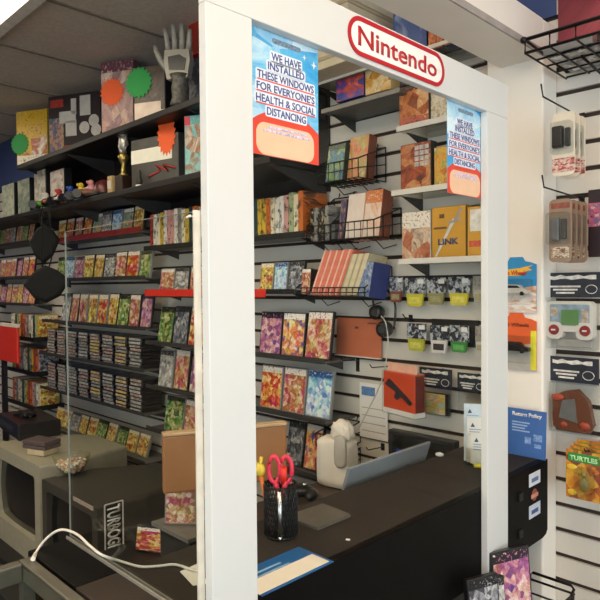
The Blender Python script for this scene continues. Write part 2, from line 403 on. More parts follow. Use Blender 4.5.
shelf(-2.80, -1.54, .755, 'third shelf below the red rail, behind the tan board')
row(-2.70, -2.36, 2, .755, 1.70, .18, 'above the tan board', 'covers just above the tan board', [1, 7])
# in the opening, bigger, each with its own look
row(-1.955, -1.55, 3, 1.195, 1.70, .185, 'under the red rail, right of the post', 'covers under the red rail in the opening', [4, 0, 7], gap=.95)
row(-1.955, -1.55, 3, .97, 1.70, .185, 'beside the orange folder, one shelf lower', 'covers one shelf below the orange folder', [2, 7, 3], gap=.95)
row(-1.80, -1.60, 2, .76, 1.70, .185, 'above the pen cup', 'covers above the pen cup', [9, 0], gap=.96)

# far left rows
for z, nm, pl in ((1.80, 'top', [6, 7, 1, 7]), (1.555, 'middle', [7, 4, 7, 2]), (1.365, 'bottom', [7, 5, 4, 0])):
    shelf(-5.3, -4.3, z-.002, f'{nm} shelf at the far left edge of the picture')
    row(-5.2, -4.32, 8, z-.002, 1.70, .15, f'on the far left {nm} shelf', f'covers on the far left {nm} shelf', pl)
# ------------------------------------------------------------------ black wall shelves, upper left
UX0, UX1, UF = -4.06, -1.66, 1.50
Z1, Z2 = 2.263, 1.955
t = thing('shelf_unit', 'long black wall shelves in two tiers above the game racks', 'shelf', (0, YW-.001, 0))
b = MB(); b.box(UX0, UX1, UF-YW, 0, Z1-.03, Z1, bev=.004); b.obj('shelf_board', SHBLACK, t)
b = MB(); b.box(-6.2, UX1, UF-YW, 0, Z2-.03, Z2, bev=.004); b.obj('shelf_board', SHBLACK, t)
b = MB(); b.box(UX0, UX1, -.012, 0, Z2-.10, Z1-.03); b.obj('back_panel', SHBLACK, t)
for x in (-4.0, -3.4, -2.8, -2.2, UX1-.02):
    for zz in (Z1, Z2):
        b = MB(); b.prism([(-.012, zz-.03), (-.30, zz-.03), (-.012, zz-.13)], x-.008, x+.008, 'x'); b.obj('bracket', DKGREY if x > -4 else SHBLACK, t)
STARO = mat('orange_star_card', 'f4622a', .6, var=.02); STARG = mat('green_star_card', '1f9a45', .6, var=.02)
def pbox(name, label, px0, px1, pyt, Y, z0, d, mats, cat='box', group=None, rz=0.):
    "boxed goods whose front face stands at Y: left and right pixel, pixel of its upper left corner"
    a = at(px0, pyt, Y=Y); q = at(px1, pyt, Y=1.)-CP; dx, dy = math.cos(rz), math.sin(rz)
    w = (a.y*q.x-a.x*q.y)/(dx*q.y-dy*q.x); h = a.z-z0          # where the ray of the right edge meets the front face
    t = thing(name, label, cat, (a.x+dx*w/2, a.y+dy*w/2, z0), (0, 0, rz), group)
    b = MB(); b.box(-w/2, w/2, 0, d, 0, h, bev=.003); b.obj('carton', mats[0], t)
    b = MB(); b.box(-w/2+.004, w/2-.004, -.0012, .001, .004, h-.004); b.obj('printed_front', mats[1], t)
    return t, w, h
def price_star(t, x, z, r, m, y=-.004, sq=1.0, lab=None):
    b = MB(); b.prism([((p[0])*sq, p[1]) for p in star(0, 0, r, r*.8)], -.001, .0005, 'y'); o = b.obj('price_star', m, t, (x, y, z)); o['label'] = lab
YB = 1.535
t, w, h = pbox('game_box', 'yellow toy box with a green price star on the upper shelf end', 16, 47, 112, YB, Z1, .07, [mat('yellow_card', 'd8b52c', .5), cover('yellow_box', ['f3e9c4', 'e2bd34', 'd8a41f', 'b8432a', 'f6efd8'], 'e3b62c', scale=3, bandpos=.5, low='f1e8d0')], rz=.46)
price_star(t, -w*.38, h*.42, .075, STARG, lab='green starburst price card')
t, w, h = pbox('console_box', 'dark console box with white console picture on the upper shelf', 48, 100, 97, YB, Z1, .07, [mat('dark_card', '231d1e', .5), mat('console_print', '2c2326', .45, var=.3, scale=9)], rz=.46)
b = MB()
for x0, x1, q0, q1 in ((-.28, .04, .52, .72), (-.16, .05, .3, .56), (-.05, .05, .66, .92), (.12, .32, .62, .95)): b.box(x0*w, x1*w, -.0022, -.001, q0*h, q1*h)
for cx, cz in ((.2, .42), (.38, .52), (.42, .36)): b.lathe([(.035, -.0022), (.035, -.001)], 16, (cx*w, 0, cz*h), axis='y')
b.obj('console_picture', mat('picture_white', 'c9c4bb', .5, var=.1, scale=25), t)
b = MB(); b.box(-.2*w, .46*w, -.002, -.001, .06*h, .15*h); b.obj('title_strip', mat('print_red', 'a5352a', .5, var=.3, scale=60), t)
b = MB(); b.box(-.45*w, -.2*w, -.002, -.001, .8*h, .93*h); b.obj('title_block', mat('print_red', 'a5352a'), t)
b = MB(); b.box(-.48*w, -.2*w, -.0018, -.001, .05*h, .62*h); b.obj('picture_panel', cover('teal_panel', ['173640', '2f6f7c', '5a5a86', 'c08a5a', '8aa9a4'], None), t)
t, w, h = pbox('game_box', 'tall dusky pink box with an orange price star, upper shelf', 100.5, 133, 63, YB, Z1, .07, [mat('mauve_card', '6d4a52', .5), cover('mauve_box', ['4c3642', '7a5560', 'a07f80', 'c79a86', 'd9cfc4'], '6a3d4a', scale=4)], rz=.46)
price_star(t, -w*.14, h*.58, .075, STARO, y=-.004, lab='orange starburst price card')
t, w, h = pbox('game_box', 'dark box with cream lower half and a green price star', 133.5, 165, 68, YB, Z1, .07, [mat('brown_card', '2e2622', .5), cover('cream_box', ['221d1c', '3b302c', '5b4a40', '3b302c', '8a7566'], None, scale=3, low='f0d6bd')], rz=.46)
b = MB(); b.box(-.48*w, .36*w, -.0025, -.001, .05*h, .36*h, bev=.0005); b.obj('cream_patch', mat('cream_print', 'f3d9c2', .5, var=.15, scale=18), t)
price_star(t, -w*.32, h*.72, .078, STARG, y=-.005, lab='green starburst price card')
t, w, h = pbox('game_box', 'plain dark blue grey box behind the toy robot hand', 180, 212, 60, 1.62, Z1, .06, [mat('slate_card', '272a33', .5), cover('slate_box', ['191b22', '2a3040', '39435a', '20242e', '6b6f7a'], None)], rz=.46)
t2, w2, h2 = pbox('game_box', 'small red box lying on the dark box near the ceiling', 188, 218, 22, 1.63, Z1+h+.0005, .06, [RED, mat('red_print', 'a8301f', .5, var=.3)])
# toy robot hand
o = at(175, 98, Y=1.52); t = thing('robot_hand', 'grey toy robot hand with spread fingers standing on the upper shelf', 'toy', (o.x, 1.53, Z1), (0, 0, .5)); t.scale = (.86, .86, .80)
HG = mat('hand_grey', '9b978a', .45, .2, var=.1)
b = MB(); b.lathe([(.050, 0), (.052, .02), (.042, .05), (.046, .10), (.040, .14), (.055, .17)], 18, (.02, 0, 0)); b.obj('forearm', mat('hand_ribbed', '5d5a52', .5, .3, var=.5, scale=60), t)
b = MB(); b.prism([(-.045, .15), (.07, .15), (.085, .24), (.08, .30), (-.055, .31), (-.06, .25)], -.022, .022, 'y'); b.obj('palm', HG, t)
b = MB(); b.prism([(-.03, .2), (.055, .19), (.065, .25), (.03, .275), (-.035, .27)], -.026, -.021, 'y'); b.obj('palm_plate', CASEBLK, t)
for x, l, dx in ((-.043, .125, -.012), (-.006, .145, -.002), (.032, .14, .008), (.068, .105, .018)):
    b = MB(); b.tube([(x, 0, .30), (x+dx*.4, -.004, .30+l*.45), (x+dx*.7, -.012, .30+l*.8), (x+dx, -.018, .30+l)], .0165, 8, r2=.0115); b.obj('finger', HG, t)
b = MB(); b.tube([(-.045, 0, .20), (-.085, -.006, .26), (-.105, -.014, .31), (-.108, -.018, .34)], .018, 8, r2=.012); b.obj('thumb', HG, t)

# lower tier
Y2 = 1.535
for i, (a, c, yt) in enumerate(((2, 14, 186), (17.5, 29.5, 181), (34, 45.5, 172), (50, 64, 172))):
    wds = ('pale green', 'grey green', 'speckled white', 'pinkish white')[i]
    pbox('framed_case', f'{wds} black framed case, {ORD[i+1]} from left on the lower black shelf', a, c, yt, 1.60, Z2, .05, [CASEBLK, cover('framed_%d' % i, [['58604f', '98a089', 'bfc2ae'], ['434d46', '7f8a7b', 'b3b59f'], ['5f5a50', 'aea594', 'd6d0c2'], ['7a5f58', 'c3aca0', 'e1d8cc']][i], None)], 'game case', 'framed cases on the lower black shelf')
def toy_kart(px, label, body, driver, s=1.0):
    o = at(px, 190, Y=1.54); t = thing('toy_kart', label, 'toy', (o.x, 1.545, Z2), (0, 0, random.uniform(.9, 1.5)), 'toy karts on the lower black shelf')
    s *= .066; b = MB(); b.box(-s, s, -s*.6, s*.6, s*.25, s*.75, bev=s*.2); b.box(-s*1.3, -s*.8, -s*.35, s*.35, s*.25, s*.5, bev=s*.1); b.obj('body', body, t)
    for x, y in ((-s*.9, -s*.7), (s*.8, -s*.7), (-s*.9, s*.7), (s*.8, s*.7)):
        b = MB(); b.lathe([(s*.36, -s*.16), (s*.36, s*.16)], 14, (x, y, s*.36), axis='y'); b.obj('wheel', CASEBLK, t)
    b = MB(); b.ball((s*.1, 0, s*.85), s*.40, sc=(1, .95, 1.0)); b.ball((s*.05, 0, s*1.32), s*.27); b.tube([(s*.05, 0, s*1.42), (-s*.3, 0, s*1.38)], s*.12, 6); b.tube([(s*.1, s*.3, s*.95), (-s*.45, s*.2, s*.8)], s*.1, 6); b.tube([(s*.1, -s*.3, s*.95), (-s*.45, -s*.2, s*.8)], s*.1, 6); b.obj('driver', driver, t)
TOYC = {k: mat('toy_'+k, h, .35, var=.05) for k, h in dict(green='5f9a2e', blue='2a4a9a', red='b8312b', white='ddd8cc', brown='6b3f2a', orange='d9702a', pink='c98a8a', yellow='d8b83a').items()}
for a in ((44, 'green toy kart with a white driver, leftmost of the toys', 'green', 'white'), (57.5, 'orange toy kart with a red driver beside the green one', 'orange', 'red'), (69, 'white toy kart with a blue driver among the toys', 'white', 'blue'), (79.5, 'blue toy kart with a yellow driver among the toys', 'blue', 'yellow'), (89.5, 'brown toy kart with a pink driver, rightmost kart', 'brown', 'pink')):
    toy_kart(a[0], a[1], TOYC[a[2]], TOYC[a[3]], 1.0)
for px, lab, cc, r in ((100.5, 'dark red round toy behind the tan block', 'brown', .055),):
    o = at(px, 190, Y=1.56); t = thing('toy_helmet', lab, 'toy', (o.x, 1.58, Z2))
    b = MB(); b.lathe([(r*.95, 0), (r*1.02, r*.5), (r*.95, r*1.0), (r*.7, r*1.5), (r*.3, r*1.75), (.002, r*1.8)], 20); b.obj('dome', mat('maroon', '5a2422', .3), t)
    b = MB(); b.prism([(-r*1.25, .01), (r*1.25, .01), (r*1.1, .022), (-r*1.1, .022)], -r*1.3, -r*.4, 'y'); b.obj('brim', DKGREY, t)
o = at(113, 187, Y=1.53); t = thing('toy_block', 'small tan block beside the trophy', 'toy', (o.x, 1.53, Z2)); b = MB(); b.box(-.022, .022, -.02, .02, 0, .085, bev=.004); b.obj('block', mat('tan_card', 'b89d6a', .6), t); b = MB(); b.box(-.016, .016, -.022, -.0195, .02, .06); b.obj('block_label', mat('picture_white', 'c9c4bb'), t)
o = at(122, 186, Y=1.53); t = thing('trophy', 'silver figure trophy on a dark wooden base', 'trophy', (o.x, 1.54, Z2))
b = MB(); b.box(-.035, .035, -.03, .03, 0, .075, bev=.004); b.obj('base', mat('walnut', '2c1a12', .4), t)
b = MB(); b.lathe([(.03, .075), (.014, .09), (.010, .13), (.02, .15), (.028, .17), (.016, .185), (.01, .195)], 16); b.obj('column', mat('trophy_gold', 'a89252', .3, .8), t)
b = MB()
for sx in (-1, 1): b.tube([(sx*.012, 0, .19), (sx*.03, 0, .225), (sx*.024, 0, .265), (sx*.045, 0, .285)], .012, 8, r2=.008)
b.ball((0, 0, .235), .03, sc=(.9, .6, 1.3)); b.ball((0, 0, .287), .02); b.obj('figure', mat('trophy_silver', 'c7c4bc', .3, .7), t)
t, w, h = pbox('game_box', 'silver box with painted white glare band and long orange price star', 131, 178, 141, Y2, Z2, .07, [mat('silver_card', '6a6864', .35, .4), mat('silver_print', '5f5d58', .3, .3, var=.45, scale=5)], rz=.2)
b = MB(); b.box(-.49*w, .38*w, -.003, -.001, .5*h, .78*h); b.obj('painted_glare', mat('glare_white', 'f3efdc', .4, var=.04), t)  # glare on the shiny front, painted as a flat white band
b = MB(); b.tube([(-.1*w, -.003, .2*h), (.15*w, -.003, .3*h), (.05*w, -.003, .42*h), (.3*w, -.003, .26*h), (.2*w, -.003, .4*h), (.45*w, -.003, .3*h)], .006, 5); b.obj('red_script', mat('print_red', 'a5352a'), t)
price_star(t, w*.28, h*.98, .10, STARO, sq=.62, lab='long orange starburst price card')
o = at(136, 184, Y=1.5); t = thing('mini_figure', 'tiny dark figure standing in front of the silver box', 'toy', (o.x, 1.517, Z2)); b = MB(); b.lathe([(.014, 0), (.016, .03), (.008, .05), (.011, .06), (.009, .075), (.002, .08)], 12); b.obj('body', DKGREY, t); b = MB(); b.lathe([(.017, 0), (.017, .006)], 12, (0, 0, -.0001)); b.obj('foot', WHITE, t)
t, w, h = pbox('game_box', 'teal box with a brown creature picture beside the post', 184, 215, 116, Y2, Z2, .06, [mat('teal_card', '3d8f93', .5), cover('teal_box', ['1f6a70', '59a7a6', '9fd0c8', '9a6a44', 'e8e0cf'], '63aaa8', scale=2.6)], rz=.46)
b = MB(); b.box(-.48*w, -.3*w, -.003, -.001, .84*h, .98*h); b.obj('logo_corner', mat('pink_red', 'c9354a', .5), t)

# hanging black pouches under the shelf, left
for i, (px, py, wz, hz, lab) in enumerate(((44, 243, .085, .19, 'black cloth pouch hanging above the diamond shaped one'), (46, 284, .125, .17, 'black diamond shaped pouch hanging below the lower shelf'))):
    y = 1.46-.07*i; o = at(px, py, Y=y); t = thing('hanging_pouch', lab, 'pouch', (o.x, y, o.z), (0, 0, .8), 'hanging black pouches')
    tmp = [(-wz, .0), (-wz*.55, -hz*.45), (0, -hz*.62), (wz*.6, -hz*.4), (wz*1.1, .02), (wz*.5, hz*.45), (0, hz*.6), (-wz*.5, hz*.42)]
    b = MB(); n = 8
    A = [b.bm.verts.new((p[0]*.8, -.02, p[1]*.8)) for p in tmp]; B2 = [b.bm.verts.new((p[0], .0, p[1])) for p in tmp]; C2 = [b.bm.verts.new((p[0]*.8, .02, p[1]*.8)) for p in tmp]
    for k in range(n):
        for P, Q in ((A, B2), (B2, C2)): f = b.bm.faces.new((P[k], P[(k+1) % n], Q[(k+1) % n], Q[k])); f.smooth = True
    b.bm.faces.new(A[::-1]); b.bm.faces.new(C2); b.obj('bag', mat('black_cloth', '0e0e0d', .9, bump=.4), t)
    for s in (-1, 1):
        b = MB(); b.tube([(s*.015, 0, hz*.5), (s*.03, .01, hz*.5+.06), (s*.02, .02, Z2-.03-o.z)], .004, 5); b.obj('strap', mat('black_cloth', '0e0e0d'), t)

SHELLS = [MATS['cover_spine_%d' % q] for q in (1, 5, 0, 2, 6, 7, 3, 8, 4) if 'cover_spine_%d' % q in MATS]
while len(SHELLS) < 9: SHELLS.append(SHELLS[0])
# side shelves of cases that face the counter, far left
for i, (yb, sh) in enumerate(((340, 'top'), (374, 'middle'), (408, 'bottom'))):
    o = at(46, yb, X=-4.2); z = o.z
    t = thing('side_shelf', f'{sh} black side shelf at the left end of the stacked cases', 'shelf', (-4.46, YW-.002, z), group='side shelves')
    b = MB(); b.box(-.29, .285, -.19, 0, -.008, 0); b.obj('board', SHBLACK, t)
    b = MB(); b.box(-.29, .285, -.195, -.19, -.008, .02); b.box(.285, .29, -.195, 0, -.008, .025); b.obj('lip', SHBLACK, t)
    seq = [5, 0, 4, 3, 7, 9, 1, 6, 2, 8, 5, 7, 2, 0]
    for k in range(14):
        ci = seq[(k*3+i*5) % 14]
        ww = PAL[ci][0]
        case(-4.20-.036*k, 1.735, z+.001, .135, .17, .028, ci, f'{ww} case, {ORD[k+1]} from right in the {sh} side shelf', tilt=.0, rz=PI/2, shell=SHELLS[(k*5+i*3) % 9], group=f'cases in the {sh} side shelf')

# red board and things at far left
c = at(22, 365, Y=1.5); a = at(22, 328, Y=1.5)
t = thing('notice_board', 'plain red board at the left edge above the grey television', 'board', (c.x-.40, 1.50, c.z))
b = MB(); b.box(-.32, .32, 0, .02, 0, a.z-c.z, bev=.006); b.obj('board', mat('red_board', 'd6301f', .5, var=.03), t)
b = MB(); b.box(-.32, .32, -.002, .022, a.z-c.z-.003, a.z-c.z+.02, bev=.003); b.obj('top_edge', mat('cream_edge', 'e2d9c8', .6), t)
b = MB(); b.box(-.03, .03, .02, .04, -c.z, .1); b.obj('post', SHBLACK, t)
# television stand, televisions
ST = .20
t = thing('television_stand', 'low black stand under the two old televisions', 'stand', (-2.95, 1.36, 0))
b = MB(); b.box(-.95, .78, -.34, .40, ST-.03, ST, bev=.004); b.obj('top', SHBLACK, t)
for x in (-.92, .75):
    for y in (-.31, .37): b = MB(); b.box(x-.02, x+.02, y-.02, y+.02, 0, ST-.03); b.obj('leg', SHBLACK, t)
SCR = mat('crt_glass', '0e1211', .12, var=.1, spec=.8)
def crt(name, label, x0, x1, Y, z1, body, bez, d, front_m=None):
    w, h = x1-x0, z1-ST; t = thing(name, label, 'television', ((x0+x1)/2, Y, ST), group=None)
    b = MB(); o = rrect(-w/2, w/2, 0, h, .012); hl = rrect(-w/2+bez, w/2-bez, bez*1.9, h-bez, .02); b.prism(o, 0, .06, 'y', hole=hl); b.obj('bezel', front_m or body, t)
    b = MB(); n = 10; grid = [[None]*(n+1) for _ in range(n+1)]
    for i in range(n+1):
        for j in range(n+1):
            u, v = i/n*2-1, j/n*2-1
            grid[i][j] = b.bm.verts.new((u*(w/2-bez+.004), .035-.022*(1-(u*u+v*v)/2), (bez*1.9+h-bez)/2+v*(h-bez*2.9)/2*1.02))
    for i in range(n):
        for j in range(n): f = b.bm.faces.new((grid[i][j], grid[i+1][j], grid[i+1][j+1], grid[i][j+1])); f.smooth = True
    b.obj('screen', SCR, t)
    b = MB(); secs = []
    for y, k, dz in ((.06, 1, 0), (.22, .99, 0), (.34, .86, .02), (d, .62, .08)):
        secs.append([b.bm.verts.new((p[0]*k, y, dz+p[1]*(1-dz/h*1.3))) for p in rrect(-w/2+.002, w/2-.002, .002, h-.002, .02)])
    for P, Q in zip(secs, secs[1:]):
        for k in range(len(P)): b.bm.faces.new((P[k], P[(k+1) % len(P)], Q[(k+1) % len(P)], Q[k]))
    b.bm.faces.new(secs[0]); b.bm.faces.new(secs[-1]); b.obj('housing', body, t)
    return t, w, h
GTV = mat('tv_grey', 'a29d88', .5, var=.06); BTV = mat('tv_black', '3f3c35', .5, var=.12)
gx1 = at(40, 500, Y=1.1).x; gz = at(40, 467, Y=1.1).z
t, w, h = crt('crt_television', 'grey cased old television at the left edge with dark screen', gx1-.62, gx1, 1.1, gz, GTV, .06, .50)
bx0, bx1 = gx1+.025, at(97, 508, Y=1.1).x; bz = at(97, 508, Y=1.1).z
t, w, h = crt('crt_television', 'black old television with a lettered sticker on its side', bx0, bx1, 1.1, bz, BTV, .045, .55)
a, c = at(73, 497, Y=1.098), at(93, 511, Y=1.098)
b = MB(); b.box(a.x-(bx0+bx1)/2, c.x-(bx0+bx1)/2, -.002, .0005, c.z-ST, a.z-ST+.004); b.obj('sticker', mat('sticker_cream', 'b9a593', .6, var=.35, scale=90), t)
# side sticker with upright lettering
tx = bx1+.0015; a = at(103, 504, X=tx); c = at(124, 500, X=tx); zb = at(103, 577, X=tx).z
sw, shh = c.y-a.y, a.z-zb
b = MB(); b.box(0, .001, a.y-1.1, c.y-1.1, zb-ST, a.z-ST)
so = b.obj('sticker', mat('sticker_black', '15140f', .5), t, (tx-(bx0+bx1)/2-.0005, 0, 0)); so['label'] = 'black sticker with white upright lettering'
M = Matrix(((0, -1, 0, 0), (0, 0, -1, 0), (1, 0, 0, 0), (0, 0, 0, 1)))
b = MB(); yy0, yy1, zz0, zz1 = a.y-1.1, c.y-1.1, zb-ST, a.z-ST
b.prism(rrect(yy0+.003, yy1-.003, zz0+.003, zz1-.003, .006), .001, .002, 'x', hole=rrect(yy0+.009, yy1-.009, zz0+.009, zz1-.009, .004))
tm = text_mesh('TURBOGRAFX', shh-.03, sw-.032, bold=.03)
# local x -> -z (reads downward), local z -> +y... letters' tops point to +y
R2 = Matrix(((0, -1, 0, .0012), (0, 0, 1, yy0+.016), (-1, 0, 0, zz1-.015), (0, 0, 0, 1)))
b.merge(tm, 0, R2); b.obj('lettering', WHITE, so)

# on the televisions
o = at(72, 474, Z=bz); t = thing('candy_bowl', 'clear glass bowl of candy on the black television', 'bowl', (o.x, o.y, bz))
k = .083
b = MB(); b.lathe([(k*.45, 0), (k*.5, .004), (k*.72, .03), (k*.92, .06), (k*1.0, .088), (k*.97, .088), (k*.89, .06), (k*.68, .032), (k*.42, .006)], 28); b.obj('glass', clear('bowl_glass', 'fafbf8', gloss=.5), t)
b = MB()
for i in range(240):
    z = .012+.048*random.random(); r = k*(.34+.52*(z-.012)/.048)*math.sqrt(random.random()); a = random.random()*2*PI
    b.ball((r*math.cos(a), r*math.sin(a), z), .0078, mi=random.randrange(5), sc=(1.3, .9, .7), sub=1)
cb = b.obj('candy_pile', [mat('candy_'+c, c, .4) for c in ('f3eeda', 'eab0a8', 'efd68a', 'fbf8f0', 'e6cdb4')], None, (o.x, o.y, bz)); tag(cb, 'wrapped pastel candies heaped in the clear glass bowl', 'candy'); cb['kind'] = 'stuff'
y = 1.22
t = thing('game_console', 'black game console box on the grey television', 'console', (at(30, 450, Y=1.3).x-.12, 1.33, gz), (0, 0, -.1))
b = MB(); b.box(-.2, .22, -.10, .12, 0, .085, bev=.006); b.obj('case', CASEBLK, t)
b = MB(); b.box(-.17, .1, -.103, -.099, .03, .055); b.obj('front_flap', DKGREY, t)
b = MB()
for i in range(5): b.tube([(random.uniform(-.1, .1), random.uniform(-.06, .06), .09), (random.uniform(-.1, .1), random.uniform(-.06, .06), .10), (random.uniform(-.1, .1), random.uniform(-.06, .06), .09), (random.uniform(-.12, .12), random.uniform(-.08, .08), .091)], .005, 5)
b.box(-.06, .06, -.03, .03, .086, .11, bev=.01); b.obj('controller', CASEBLK, t)
o = at(42, 458, Y=1.2); t = thing('cartridge_stack', 'small grey cartridge box lying on the grey television corner', 'cartridge', (o.x, 1.2, gz), (0, 0, .35))
b = MB(); b.box(-.075, .075, -.05, .05, .03, .048, bev=.003); b.box(-.075, .075, -.05, .05, .05, .07, bev=.003); b.obj('cartridge', mat('cart_plum', '5a4e4d', .5), t)
b = MB(); b.box(-.05, .06, -.045, .045, 0, .03, bev=.004); b.obj('cradle', mat('cream_plastic', 'cbb994', .5), t)
o = at(12, 424, Y=1.62); 
t = thing('small_carton', 'white carton with a red spot at the left edge', 'box', (o.x-.05, 1.62, ST), group=None)
hh = at(12, 410, Y=1.62).z-ST
b = MB(); b.box(-.16, .16, -.06, .06, 0, hh, bev=.004); b.obj('carton', mat('carton_white', 'b9b2a3', .7), t)
b = MB(); b.lathe([(.022, -.0625), (.022, -.0595)], 18, (0.02, 0, hh-.05), axis='y'); b.obj('red_spot', RED, t)

# work desk behind the counter, with a grey tray of cases and the tan board
DZ = .55
t = thing('work_desk', 'low dark work desk behind the counter', 'desk', (-1.62, 1.05, 0))
b = MB(); b.box(-.40, .055, -.40, .45, DZ-.025, DZ, bev=.003); b.obj('top', SHBLACK, t)
for x in (-.37, .03):
    for y in (-.37, .42): b = MB(); b.box(x-.02, x+.02, y-.02, y+.02, 0, DZ-.025); b.obj('leg', SHBLACK, t)
c0 = at(188, 540, Z=.70)
t = thing('display_tray', 'grey tray with a pointed corner holding cases behind the counter', 'tray', (c0.x, c0.y, DZ))
b = MB(); b.box(-.212, 0, 0, .30, .138, .15); b.obj('top', mat('tray_grey', '77746e', .6), t)
b = MB(); b.box(-.19, -.02, .02, .28, 0, .138); b.obj('base', DKGREY, t)
for i, (px, py, ci, lab) in enumerate(((173, 527, 7, 'tan and red case standing on the grey tray, left'), (193, 524, 8, 'teal and orange case standing on the grey tray, near the post'))):
    o = at(px, py, Z=.70); case(o.x, o.y+.03, .7012, .105, .135, .014, ci, lab, tilt=.12, rz=.75, group='cases on the grey tray')
o = at(150, 548, Z=DZ); case(o.x+.04, o.y-.01, DZ+.001, .14, .085, .02, 2, 'red and gold boxed game standing low behind the counter', tilt=.2, rz=.5)
A = at(163, 437, Z=1.02); B2 = at(287, 425, Z=1.02); L = (B2-A).length; ang = math.atan2(B2.y-A.y, B2.x-A.x)
hb = 1.02-at(160, 496, X=A.x).z
t = thing('wooden_board', 'tan wooden panel on a stand behind the white post', 'board', (A.x, A.y, DZ), (0, 0, ang))
b = MB(); b.box(0, L, 0, .03, 1.02-DZ-hb, 1.02-DZ, bev=.006); b.obj('panel', mat('tan_wood', 'b07a4e', .5, var=.14, scale=7), t)
b = MB(); b.box(0, L, -.004, .034, 1.02-DZ, 1.02-DZ+.010, bev=.003); b.obj('top_edge', mat('lit_edge_wood', 'dcb78c', .5), t)  # light falling on the top edge, put into a paler wood colour
b = MB(); b.box(L*.40-.02, L*.40+.02, .005, .025, -DZ, 1.02-DZ-hb); b.obj('stand', DKGREY, t)
# ------------------------------------------------------------------ counter
CX, CZ = -.735, .98; LB = -.985
t = thing('service_counter', 'black sales counter with a raised ledge in front of the slat wall', 'counter', (0, 0, 0))
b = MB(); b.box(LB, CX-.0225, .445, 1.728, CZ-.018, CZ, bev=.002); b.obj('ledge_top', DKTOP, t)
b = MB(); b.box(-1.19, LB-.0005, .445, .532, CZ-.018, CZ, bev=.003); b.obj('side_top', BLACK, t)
zb = at(547, 536, X=CX).z
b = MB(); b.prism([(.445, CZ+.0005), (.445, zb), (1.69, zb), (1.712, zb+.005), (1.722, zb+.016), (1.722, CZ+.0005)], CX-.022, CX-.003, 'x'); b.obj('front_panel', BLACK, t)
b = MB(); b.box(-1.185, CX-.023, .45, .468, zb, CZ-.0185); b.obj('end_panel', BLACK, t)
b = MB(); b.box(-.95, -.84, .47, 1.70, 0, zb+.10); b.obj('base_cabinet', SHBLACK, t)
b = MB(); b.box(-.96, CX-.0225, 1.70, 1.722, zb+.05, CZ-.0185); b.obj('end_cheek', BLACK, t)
for px, py in ((521, 497), (521, 534)):
    o = at(px, py, X=CX); b = MB(); b.box(-.003, .003, -.011, .011, -.011, .011, bev=.002); b.obj('bolt_cover', mat('bolt_black', '050505', .6), t, (CX-.001, o.y, o.z))
for nm, q, h, lab in (('sticker', (530, 473, 541, 487), 'd6dbe4', 'white and blue payment sticker'), ('sticker', (529.5, 490, 541, 503), '8d4436', 'round reddish sticker'), ('sticker', (530, 505, 541, 519), 'c3cbd8', 'pale blue payment sticker')):
    a = at(q[0], q[1]+1, X=CX); c = at(q[2], q[3]-2, X=CX); y0, y1 = a.y, c.y; z1 = (at(q[0], q[1]+2, X=CX).z); z0 = at(q[0], q[3]+1, X=CX).z
    b = MB()
    if h == '8d4436': b.lathe([((z1-z0)/2, -.0005), ((z1-z0)/2, .0012)], 20, ((0), 0, 0), axis='x')
    else: b.box(-.0005, .0012, -(y1-y0)/2, (y1-y0)/2, -(z1-z0)/2, (z1-z0)/2)
    o = b.obj(nm, mat('sticker_'+h, h, .5, var=.08, scale=200), t, (CX-.003, (y0+y1)/2, (z0+z1)/2)); o['label'] = lab
    b = MB(); b.box(.0011, .0016, -(y1-y0)*.3, (y1-y0)*.3, -(z1-z0)*.22, (z1-z0)*.1); b.obj('printed_mark', mat('mark_'+h, {'d6dbe4': '5c7399', '8d4436': 'c98a72', 'c3cbd8': '33508c'}[h], .5), o)

# ------------------------------------------------------------------ white screen frame standing on the counter front
FX0, FX1 = -.7375, -.720
yo0, yi0 = at(209, 300, X=FX1).y, at(255, 300, X=FX1).y
yi1, yo1 = at(487.5, 300, X=FX1).y, at(508, 300, X=FX1).y
zt, zi, zbf = at(508, 85, X=FX1).z, at(487, 111, X=FX1).z, at(500, 576, X=FX1).z
FWHITE = mat('frame_white', 'd4d5d2', .45, var=.015, scale=4)
t = thing('counter_screen', 'white wooden screen frame with a clear pane fixed to the counter front', 'screen', (0, 0, 0))
b = MB(); b.box(FX0, FX1, yo0, yi0, zbf, zi, bev=.0015); b.obj('post', FWHITE, t)
b = MB(); b.box(FX0, FX1, yi1, yo1, zbf, zi, bev=.0015); b.obj('post', FWHITE, t)
b = MB(); b.box(FX0, FX1, yo0, yo1, zi+.0002, zt, bev=.0015); b.obj('top_beam', FWHITE, t)
b = MB(); b.box(FX0-.0075, FX0-.0035, yo0+.02, yo1-.02, CZ+.001, zi+.03); b.obj('clear_pane', ACRYL, t)

def wallsign(name, label, cat, X, y0, z0): return thing(name, label, cat, (X, y0, z0), (0, 0, PI/2))
# logo plate on the beam
a, c = at(347.3, 34, X=FX1).y, at(443.6, 75, X=FX1).y
z1, z0 = at(395.5, 33.8, X=FX1).z, at(395.5, 70.6, X=FX1).z
w, h = c-a, z1-z0
t = wallsign('logo_sign', 'rounded red and white name sign on the beam of the white frame', 'sign', FX1+.0002, a, z0)
b = MB(); b.prism(rrect(.002, w-.002, .002, h-.002, h*.48), -.0012, 0, 'y'); b.obj('plate', mat('sign_white', 'f2eeea', .4, var=.01), t)
SR = mat('sign_red', 'b5202a', .4, var=.04)
bw = h*.115
b = MB(); b.prism(rrect(0, w, 0, h, h*.5), -.0022, -.0005, 'y', hole=rrect(bw, w-bw, bw, h-bw, h*.5-bw)); b.obj('border', SR, t)
ty0, ty1 = at(357.5, 38, X=FX1).y-a, at(436, 72, X=FX1).y-a
b = MB(); add_text(b, 'Nintendo', ty0, h*.255, ty1-ty0, h*.50, y=-.0012, bold=.016); b.obj('lettering', SR, t)

